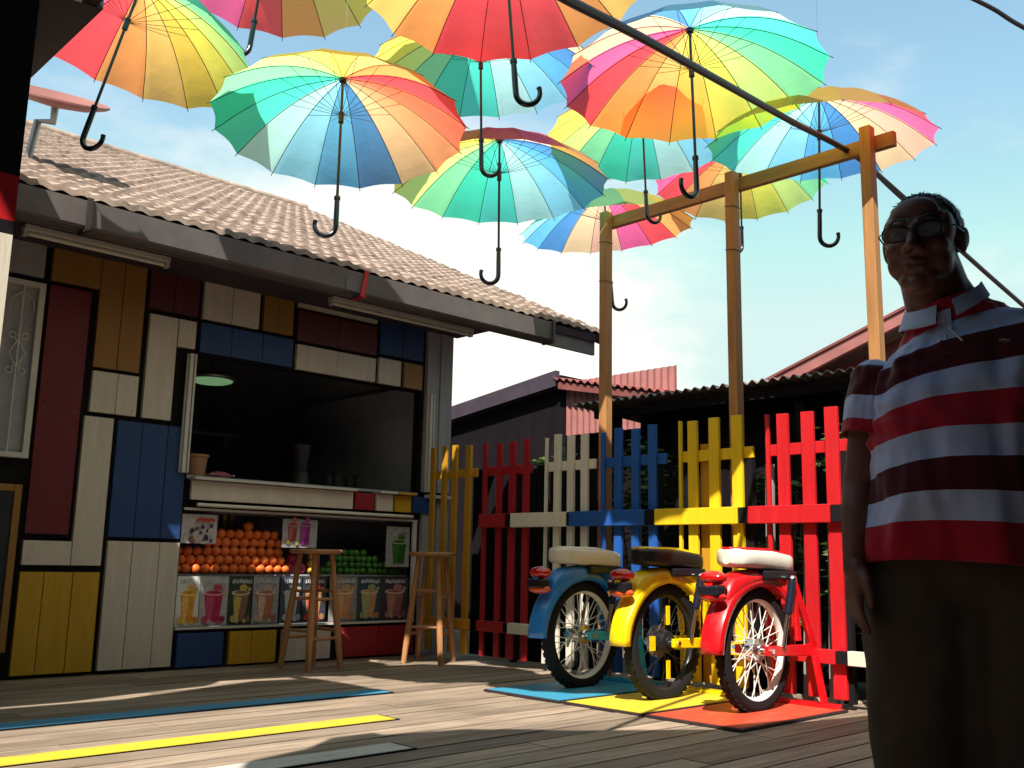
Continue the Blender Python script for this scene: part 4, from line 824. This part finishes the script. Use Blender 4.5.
# ------------------------------------------------------------------ the man
FH = Vector((.694, .720, 0)); RH = Vector((.720, -.694, 0)); D0 = 2.266
def W_(r, b, z): return RH*r+FH*(D0+b)+Vector((0, 0, z))
base = W_(1.03, .0, 0)
man = thing('person', 'man in a red and pale blue striped polo shirt and glasses at the right edge', 'person', base)
def capsule(q, a, b, ra, rb, seg=20, flat=None):
    a, b = Vector(a), Vector(b); d = (b-a); L = d.length; d.normalize() if L > 1e-6 else None
    if L < 1e-6: q.sphere(a, ra, 20, 12); return
    n = 6; pts = []; rr = []
    for k in range(n): t_ = pi/2*(1-k/n); pts.append(a-d*ra*sin(t_)); rr.append(max(.0004, ra*cos(t_)))
    pts.append(a); rr.append(ra); pts.append(b); rr.append(rb)
    for k in range(1, n+1): t_ = pi/2*k/n; pts.append(b+d*rb*sin(t_)); rr.append(max(.0004, rb*cos(t_)))
    q.tube(pts, rr, seg)
def voxel(q, name, m, parent, size, smooth=3, fac=.5):
    o = q.build(name, m, parent); md = o.modifiers.new('r', 'REMESH'); md.mode = 'VOXEL'; md.voxel_size = size; md.use_smooth_shade = True
    s_ = o.modifiers.new('s', 'SMOOTH'); s_.iterations = smooth; s_.factor = fac
    bpy.context.view_layer.update(); me = bpy.data.meshes.new_from_object(o.evaluated_get(bpy.context.evaluated_depsgraph_get()))
    o.modifiers.clear(); o.data = me
    if not me.materials: me.materials.append(M[m])
    me.polygons.foreach_set('use_smooth', [True]*len(me.polygons)); return o
PSI = rad(22); HPSI = rad(36); PIT = rad(3)
HC = (.980, .0, 1.500)
def hd(x, y, z):       # head frame: x to his left, y forward, z up
    x *= 1.12; y *= 1.08; z *= 1.045
    y2 = y*cos(PIT)+z*sin(PIT); z2 = z*cos(PIT)-y*sin(PIT)
    return W_(HC[0]+x*cos(HPSI)-y2*sin(HPSI), HC[1]-x*sin(HPSI)-y2*cos(HPSI), HC[2]+z2)
def ell(q, c, r, seg=28, rings=18, f=hd):
    o = len(q.v); vs = []; fs = []
    vs.append(f(c[0], c[1], c[2]+r[2]))
    for i in range(1, rings):
        for k in range(seg):
            t_ = pi*i/rings; a = 2*pi*k/seg; vs.append(f(c[0]+sin(t_)*cos(a)*r[0], c[1]+sin(t_)*sin(a)*r[1], c[2]+cos(t_)*r[2]))
    vs.append(f(c[0], c[1], c[2]-r[2])); L = len(vs)-1
    fs = [(0, 1+k, 1+(k+1) % seg) for k in range(seg)]
    fs += [(1+i*seg+k, 1+(i+1)*seg+k, 1+(i+1)*seg+(k+1) % seg, 1+i*seg+(k+1) % seg) for i in range(rings-2) for k in range(seg)]
    fs += [(L, 1+(rings-2)*seg+(k+1) % seg, 1+(rings-2)*seg+k) for k in range(seg)]
    q.add(vs, fs)
q = MB()
ell(q, (0, -.020, .022), (.074, .096, .086)); ell(q, (0, .024, -.030), (.067, .066, .092)); ell(q, (0, .028, -.092), (.050, .052, .040)); ell(q, (0, .070, -.114), (.021, .017, .019))
for s in (-1, 1):
    capsule(q, hd(s*.044, -.006, -.066), hd(s*.020, .058, -.106), .025, .021)
    ell(q, (s*.041, .056, -.034), (.024, .026, .022)); ell(q, (s*.056, .03, .01), (.016, .035, .04))
    ell(q, (s*.077, -.014, -.012), (.009, .018, .032)); ell(q, (s*.083, -.022, -.004), (.006, .014, .024))
    ell(q, (s*.0135, .094, -.043), (.010, .013, .009)); ell(q, (s*.038, .036, -.062), (.028, .036, .036)); ell(q, (0, .055, .045), (.05, .028, .04))
    capsule(q, hd(s*.012, .080, .019), hd(s*.046, .070, .020), .0105, .009)
    ell(q, (s*.031, .066, .0), (.019, .014, .012)); capsule(q, hd(s*.016, .083, -.048), hd(s*.03, .07, -.078), .006, .005)
capsule(q, hd(0, .083, .012), hd(0, .108, -.036), .0085, .0125); ell(q, (0, .062, -.078), (.030, .026, .028))
capsule(q, hd(-.019, .083, -.0705), hd(.0, .089, -.0685), .005, .0062); capsule(q, hd(.019, .083, -.0705), hd(.0, .089, -.0685), .005, .0062)
capsule(q, hd(-.016, .082, -.084), hd(.016, .082, -.084), .0068, .0068)
capsule(q, hd(0, -.030, -.05), W_(1.04, .02, 1.27), .071, .084); capsule(q, hd(-.01, .0, -.085), W_(1.02, -.02, 1.28), .048, .05); capsule(q, hd(.03, -.03, -.08), W_(1.09, .0, 1.29), .04, .05)
# trunk and limbs inside the clothes
def tl(x, y, z): return W_(1.04+x*cos(PSI)+y*sin(PSI), -x*sin(PSI)+y*cos(PSI), z)   # torso frame: x to his left, y back
ell(q, (0, 0, 1.08), (.155, .09, .19), f=tl); ell(q, (0, 0, .85), (.155, .10, .16), f=tl); capsule(q, tl(-.09, 0, 1.17), tl(.13, 0, 1.21), .04, .05)
RS, RE, RW = W_(.872, .065, 1.165), W_(.822, .055, .915), W_(.783, .0, .735)
LS, LE, LW = W_(1.235, -.075, 1.21), W_(1.315, -.09, .95), W_(1.32, -.19, .755)
for a, b, c in ((RS, RE, RW), (LS, LE, LW)): capsule(q, a, b, .048, .037); capsule(q, b, b+(c-b)*.35, .036, .037); capsule(q, b+(c-b)*.35, c, .037, .024)
def hand(wp, dirv, spread, palmn, s):
    d = Vector(dirv).normalized(); sp = Vector(spread); sp = (sp-d*sp.dot(d)).normalized(); pn = Vector(palmn); pn = (pn-d*pn.dot(d)-sp*pn.dot(sp)).normalized()
    capsule(q, wp-d*.01, wp+d*.02, .024, .024)
    for k, o in enumerate((-.028, -.010, .009, .027)): capsule(q, wp+d*.012+sp*o*.55, wp+d*.088+sp*o, .0165, .0115)
    for k, (o, L) in enumerate(zip((-.030, -.0105, .0095, .029), (.068, .077, .072, .056))):
        p = wp+d*.09+sp*o; dd = d+sp*(o*1.6); ang = .22+.06*k
        for j, f_ in enumerate((.45, .31, .24)):
            dv = (dd.normalized()*cos(ang*(j+.6))+pn*sin(ang*(j+.6))).normalized(); p2 = p+dv*L*f_; capsule(q, p, p2, .0088-.0008*j, .0082-.0009*j, 12); p = p2
    p = wp+d*.022-sp*.022+pn*.008
    for r_, L, v in ((.014, .040, d*.75-sp*.55+pn*.12), (.0105, .030, d*.95-sp*.2+pn*.12), (.0092, .022, d+pn*.15)):
        v = v.normalized(); p2 = p+v*L; capsule(q, p, p2, r_, r_*.88, 12); p = p2
hand(RW, (RW-RE).normalized()*.8+Vector((0, 0, -.5))+RH*.05, FH, RH, 1); hand(LW, (LW-LE).normalized()+Vector((0, 0, -.3)), FH, -RH, -1)
for s, x in ((-1, -.105), (1, .105)): capsule(q, tl(x, 0, .80), tl(x*1.05, -.01, .45), .075, .052); capsule(q, tl(x*1.05, -.01, .45), tl(x*1.1, .01, .08), .05, .036); capsule(q, tl(x*1.1, .01, .055), tl(x*1.15, -.12, .045), .034, .03)
body = voxel(q, 'body', 'skin', man, .0042, 9)
for s in (-1, 1):
    q = MB(); ell(q, (s*.031, .074, -.001), (.0115, .0115, .0085), 20, 12); o = q.build('eye', 'eye', man, smooth=True)
    q = MB(); ell(q, (s*.031, .0845, -.001), (.005, .0022, .005), 16, 8); q.build('iris', 'iris', man, smooth=True).parent = man
    q = MB(); capsule(q, hd(s*.014, .0895, .026), hd(s*.034, .087, .031), .0032, .0036, 8); capsule(q, hd(s*.034, .087, .031), hd(s*.052, .072, .024), .0036, .0022, 8); q.build('eyebrow', 'hair', man, smooth=True)
q = MB(); capsule(q, hd(-.018, .0885, -.0715), hd(0, .094, -.0695), .0032, .0042, 10); capsule(q, hd(.018, .0885, -.0715), hd(0, .094, -.0695), .0032, .0042, 10); capsule(q, hd(-.014, .0875, -.083), hd(.014, .0875, -.083), .0048, .0048, 10); q.build('lips', 'lips', man, smooth=True)
# hair: shell over the crown, sides and nape with a receding front
q = MB(); nu, nv = 96, 60; vs = []; keep = {}
for i in range(nv+1):
    t_ = pi*i/nv
    for k in range(nu):
        a = 2*pi*k/nu; x, y, z = sin(t_)*cos(a), sin(t_)*sin(a), cos(t_)
        nz = noise.noise(Vector((x*9, y*9, z*5)))*.0035+noise.noise(Vector((x*30, y*30, z*12)))*.002
        px, py, pz = x*(.0775+nz), -.022+y*(.1+nz), .022+z*(.0895+nz)
        line = .030+.012*noise.noise(Vector((x*14, 3, z*10))) if pz > .055 else (.016-.30*(.055-pz) if pz > -.01 else -.015-.28*(-.01-pz))
        if pz > .055: line -= .5*max(0, .03-abs(px))*0+.25*max(0, abs(px)-.03)
        keep[(i, k)] = py < line and pz > -.085+.2*max(0, py+.06)
        if not keep[(i, k)]: px *= .95; py = -.022+(py+.022)*.95; pz = .022+(pz-.022)*.95
        vs.append(hd(px, py, pz))
fs = []
for i in range(nv):
    for k in range(nu):
        if any(keep[c] for c in ((i, k), (i, (k+1) % nu), (i+1, k), (i+1, (k+1) % nu))): fs.append((i*nu+k, (i+1)*nu+k, (i+1)*nu+(k+1) % nu, i*nu+(k+1) % nu))
q.add(vs, fs)
rs = random.Random(11)
for k in range(900):      # short tufts break the outline up
    a = rs.uniform(0, 2*pi); t_ = math.acos(rs.uniform(-.55, 1)); x, y, z = sin(t_)*cos(a), sin(t_)*sin(a), cos(t_); px, py, pz = x*.078, -.022+y*.1, .022+z*.09
    if py > (.024 if pz > .055 else -.004) or pz < -.06: continue
    p = Vector((px, py, pz)); nn = Vector((x, y, z)); tt = Vector((0, -1, -.6)); tt = (tt-nn*tt.dot(nn)).normalized(); e = p+nn*rs.uniform(.001, .006)+tt*rs.uniform(.008, .02); sd_ = nn.cross(tt)*.0016
    q.add([hd(*(p-sd_)), hd(*(p+sd_)), hd(*e)], [(0, 1, 2)])
q.build('hair', 'hair', man, smooth=True)
# glasses
q = MB()
for s in (-1, 1):
    pts = []
    for k in range(29):
        a = 2*pi*k/28; ca, sa = cos(a), sin(a); pts.append(hd(s*.033+.0255*math.copysign(abs(ca)**.7, ca), .098-.012*abs(math.copysign(abs(ca)**.7, ca)*.5+s*.5*s), -.004+.0175*math.copysign(abs(sa)**.7, sa)))
    q.tube(pts, .0019, 6, caps=False); q.tube([hd(s*.058, .088, .004), hd(s*.076, .06, .006), hd(s*.082, -.01, .004), hd(s*.082, -.03, -.008)], .002, 6)
q.tube([hd(-.009, .098, .0), hd(0, .101, .003), hd(.009, .098, .0)], .002, 6); gl = q.build('glasses', 'plastic', man, smooth=True)
q = MB()
for s in (-1, 1): q.poly([hd(s*.033+.024*cos(k*pi/10), .093, -.004+.016*sin(k*pi/10)) for k in range(20)], .0012, hd(0, 1, 0)-hd(0, 0, 0))
o = q.build('lenses', 'lensglass', None, local=True)
for v in o.data.vertices: v.co = v.co-base
o.parent = gl
# shirt
BAND = dict(R=(.46, .010, .032), M=(.085, .005, .014), L=(.52, .58, .86))
def cloth_mat():
    m = bpy.data.materials.new('striped jersey'); m.use_nodes = True; nt = m.node_tree; b = nt.nodes['Principled BSDF']; N = nt.nodes.new; Lk = nt.links.new
    at_ = N('ShaderNodeAttribute'); at_.attribute_name = 'Col'; tc = N('ShaderNodeTexCoord'); n = N('ShaderNodeTexNoise'); n.inputs['Scale'].default_value = 260; Lk(tc.outputs['Object'], n.inputs[0])
    n2 = N('ShaderNodeTexNoise'); n2.inputs['Scale'].default_value = 12; n2.inputs['Detail'].default_value = 6; Lk(tc.outputs['Object'], n2.inputs[0])
    r = N('ShaderNodeMapRange'); r.inputs['To Min'].default_value = .82; r.inputs['To Max'].default_value = 1.15; Lk(n2.outputs[0], r.inputs[0])
    mx = N('ShaderNodeMix'); mx.data_type = 'RGBA'; mx.blend_type = 'MULTIPLY'; mx.inputs['Factor'].default_value = 1; Lk(at_.outputs['Color'], mx.inputs['A']); Lk(r.outputs[0], mx.inputs['B']); Lk(mx.outputs['Result'], b.inputs['Base Color'])
    b.inputs['Roughness'].default_value = .85; b.inputs['Sheen Weight'].default_value = .3; b.inputs['Specular IOR Level'].default_value = .2
    bp = N('ShaderNodeBump'); bp.inputs['Strength'].default_value = .3; bp.inputs['Distance'].default_value = .001; Lk(n.outputs[0], bp.inputs['Height']); Lk(bp.outputs[0], b.inputs['Normal']); return m
M['jersey'] = cloth_mat()
def lerp_rows(rows, z):
    for a, b in zip(rows, rows[1:]):
        if a[0] <= z <= b[0]:
            t_ = (z-a[0])/(b[0]-a[0]); t_ = t_*t_*(3-2*t_); return [p+(q_-p)*t_ for p, q_ in zip(a, b)]
    return rows[-1] if z > rows[-1][0] else rows[0]
def striped(name, levels, ring, bands, parent, n=112):
    edges = [e for e, _ in bands]; zs = sorted(set([round(z, 4) for z in levels]+[e for e in edges if levels[0] < e < levels[-1]]))
    vs = []; fs = []; cols = []
    for z in zs: vs += ring(z, n)
    for i in range(len(zs)-1):
        zm = (zs[i]+zs[i+1])/2; c = BAND[[c for e, c in bands if zm >= e][-1]]
        for k in range(n): fs.append((i*n+k, i*n+(k+1) % n, (i+1)*n+(k+1) % n, (i+1)*n+k)); cols.append(c)
    me = bpy.data.meshes.new(name); me.from_pydata([tuple(v-base) for v in vs], [], fs); me.materials.append(M['jersey'])
    ca = me.color_attributes.new('Col', 'FLOAT_COLOR', 'CORNER')
    for p in me.polygons:
        for li in p.loop_indices: ca.data[li].color = (*cols[p.index], 1)
    me.polygons.foreach_set('use_smooth', [True]*len(me.polygons)); o = bpy.data.objects.new(name, me); COL.objects.link(o); o.parent = parent
    s_ = o.modifiers.new('thick', 'SOLIDIFY'); s_.thickness = .003; s_.offset = -1; return o
# z, centre x, centre y(back), half width, half depth, tilt, squareness
TR = [(.735, -.005, -.01, .232, .150, .0, .92), (.80, .0, -.015, .222, .152, .0, .92), (.90, .0, -.022, .200, .152, .0, .9), (1.02, .0, -.015, .195, .145, .03, .88), (1.12, .004, -.008, .204, .135, .08, .82),
      (1.18, .008, .0, .203, .125, .15, .76), (1.225, .01, .0, .190, .112, .20, .72), (1.26, .008, .006, .162, .098, .26, .75), (1.29, .0, .010, .118, .086, .30, .85), (1.325, -.012, .010, .092, .086, .32, .95), (1.345, -.02, .006, .084, .086, .34, 1)]
def tring(z, n):
    _, cx, cy, a, d, tilt, sq = lerp_rows(TR, z); out = []
    for k in range(n):
        an = 2*pi*k/n; ca, sa = cos(an), sin(an); x = cx+a*math.copysign(abs(ca)**sq, ca); y = cy+d*math.copysign(abs(sa)**sq, sa)
        f = noise.noise(Vector((ca*2.3, sa*2.3, z*3.0)))*.016+noise.noise(Vector((ca*6+2, sa*6, z*7)))*.008+.010*(1-2.2*abs(noise.noise(Vector((ca*3.5+z*2.5, sa*3.5, z*5+4)))))
        hem = max(0, 1-(z-.735)/.25); f += hem*.008*sin(an*9+1.5*sin(z*9))
        arm = math.exp(-((z-1.08)/.07)**2); f += arm*.006*sin(z*110+ca*14)*abs(ca)
        if z > 1.25: f *= .3
        dr = 1.4*max(0, -x-.02)**2*max(0, min(1, (z-.78)/.2)); out.append(tl(x+ca*f, y+sa*f, z+tilt*x-dr+.006*hem*sin(an*3+1)))
    return out
LV = [.735+.0075*i for i in range(int((1.345-.735)/.0075)+1)]+[1.345]
striped('shirt', LV, tring, [(.0, 'R'), (.822, 'L'), (.888, 'M'), (.962, 'L'), (1.03, 'R'), (1.104, 'L'), (1.167, 'M'), (1.236, 'L'), (1.283, 'R')], man)
def sleeve(a, b, r0, r1, bands, seed):
    d = (b-a); L = d.length; d.normalize(); u = FH-d*FH.dot(d); u.normalize(); w = d.cross(u)
    def ring(s, n):
        t_ = s/L; e = math.sqrt(max(0.02, min(1, t_*5))) if t_ < .2 else 1; rr = (r0+(r1-r0)*t_)*e; out = []
        for k in range(n):
            an = 2*pi*k/n; f = noise.noise(Vector((cos(an)*1.6+seed, sin(an)*1.6, s*9)))*.010+noise.noise(Vector((cos(an)*4+seed, sin(an)*4, s*22)))*.005
            out.append(a+d*(s-.03)+u*cos(an)*(rr*1.05+f)+w*sin(an)*(rr*.92+f))
        return out
    return striped('sleeve', [L*i/36 for i in range(37)], ring, bands, man, 72)
sleeve(W_(.878, .06, 1.185), W_(.832, .048, .995), .066, .058, [(0, 'L'), (.030, 'M'), (.108, 'L'), (.165, 'R')], 3)
sleeve(W_(1.225, -.07, 1.255), W_(1.325, -.09, 1.02), .070, .064, [(0, 'R'), (.035, 'L'), (.10, 'M'), (.17, 'L'), (.21, 'R')], 8)
# collar, placket, button, emblem, clip
q = MB()
def crv(t_, top):
    an = -pi/2+(t_*2-1)*pi*.93; r1, r2 = (.064, .064) if top else (.092, .090); x = -.022+r1*cos(an+pi/2+pi/2)*-1; 
    return x
n = 48; vs = []
for i in range(n+1):
    an = -pi/2+.20+(2*pi-.40)*i/n     # opening at the front (negative y)
    ca, sa = cos(an), sin(an); fr = max(0, -sa)
    for (r1, r2, dz) in ((.078, .080, -.004), (.081, .083, .028-.012*fr), (.086, .088, .032-.014*fr), (.102+.006*fr, .102+.008*fr, -.010-.016*fr**3), (.098+.004*fr, .098+.006*fr, -.014-.016*fr**3)):
        x = -.018+r1*ca; y = .004+r2*sa; vs.append(tl(x, y, 1.338+dz+.36*x-.022*fr))
q.add(vs, [(i*5+j, i*5+j+1, (i+1)*5+j+1, (i+1)*5+j) for i in range(n) for j in range(4)]); q.build('collar', 'collar', man, smooth=True)
def front(x, z, off=.004):
    _, cx, cy, a, d, tilt, sq = lerp_rows(TR, z); ca = max(-1, min(1, (x-cx)/a)); ca = math.copysign(abs(ca)**(1/sq), ca); sa = -math.sqrt(1-ca*ca); y = cy-d*abs(sa)**sq
    return tl(x, y-off-.004, z+tilt*x)
q = MB(); vs = []
for i in range(13):
    z = 1.20+.115*i/12
    for x in (-.034, -.006): vs += [front(x, z, .0), front(x, z, .0022)]
q.add(vs, [f_ for i in range(12) for f_ in ((i*4, i*4+1, i*4+5, i*4+4), (i*4+1, i*4+3, i*4+7, i*4+5), (i*4+3, i*4+2, i*4+6, i*4+7))]+[(0, 2, 3, 1), (48, 49, 51, 50)]); q.build('placket', 'jersey', man, smooth=True)
pk = bpy.data.objects['placket']; ca = pk.data.color_attributes.new('Col', 'FLOAT_COLOR', 'CORNER')
for p in pk.data.polygons:
    c = BAND['M'] if sum(pk.data.vertices[v].co.z for v in p.vertices)/4 < 1.232 else BAND['L']
    for li in p.loop_indices: ca.data[li].color = (*c, 1)
q = MB(); a = front(-.012, 1.262, .010); b = front(.012, 1.222, .012); q.tube([a, (a+b)/2, b], .0024, 8); q.build('clip', 'frame_white', man, smooth=True)
for z in (1.29, 1.245): q = MB(); q.sphere(front(-.02, z, .009), .005, 12, 8, (1, .6, 1)); q.build('button', 'frame_white', man, smooth=True)
q = MB(); c = front(.098, 1.203, .003); 
def em(dx, dz, r): q.sphere(front(.098+dx, 1.203+dz, .001), r, 10, 6, (1, .5, .7))
for dx, dz, r in ((-.010, .003, .0032), (-.005, .004, .0038), (.001, .002, .0042), (.007, .001, .0034), (.012, -.002, .0024), (-.004, -.003, .002), (.004, -.004, .002)): em(dx, dz, r)
q.build('emblem', 'frame_white', man, smooth=True)
# trousers and shoes
q = MB(); capsule(q, tl(-.09, -.005, .73), tl(.09, -.005, .73), .125, .125); capsule(q, tl(-.08, -.005, .80), tl(.08, -.005, .80), .115, .115); capsule(q, tl(0, .0, .62), tl(0, .0, .30), .10, .07)
for x in (-.112, .112):
    for a, b, r0_, r1_ in ((.72, .52, .130, .120), (.52, .32, .120, .108), (.32, .10, .108, .100)): capsule(q, tl(x, 0, a), tl(x*1.0, 0, b), r0_, r1_, 24)
tr = voxel(q, 'trousers', 'trouser', man, .010, 6)
for v in tr.data.vertices:
    c = v.co; f = noise.noise(Vector((c.x*9, c.y*9, c.z*5)))*.012+noise.noise(Vector((c.x*20, c.y*20, c.z*13)))*.005; v.co += v.normal*f
for x in (-.115, .115):
    q = MB(); ell(q, (x, -.06, .045), (.048, .135, .05), f=tl); q.mm(tuple(base+Vector((0,0,-9))), tuple(base+Vector((.001,.001,-8.999)))) if 0 else None
    sh = q.build('shoe', 'shoe', man, smooth=True)
    for v in sh.data.vertices: v.co.z = max(v.co.z, .008)
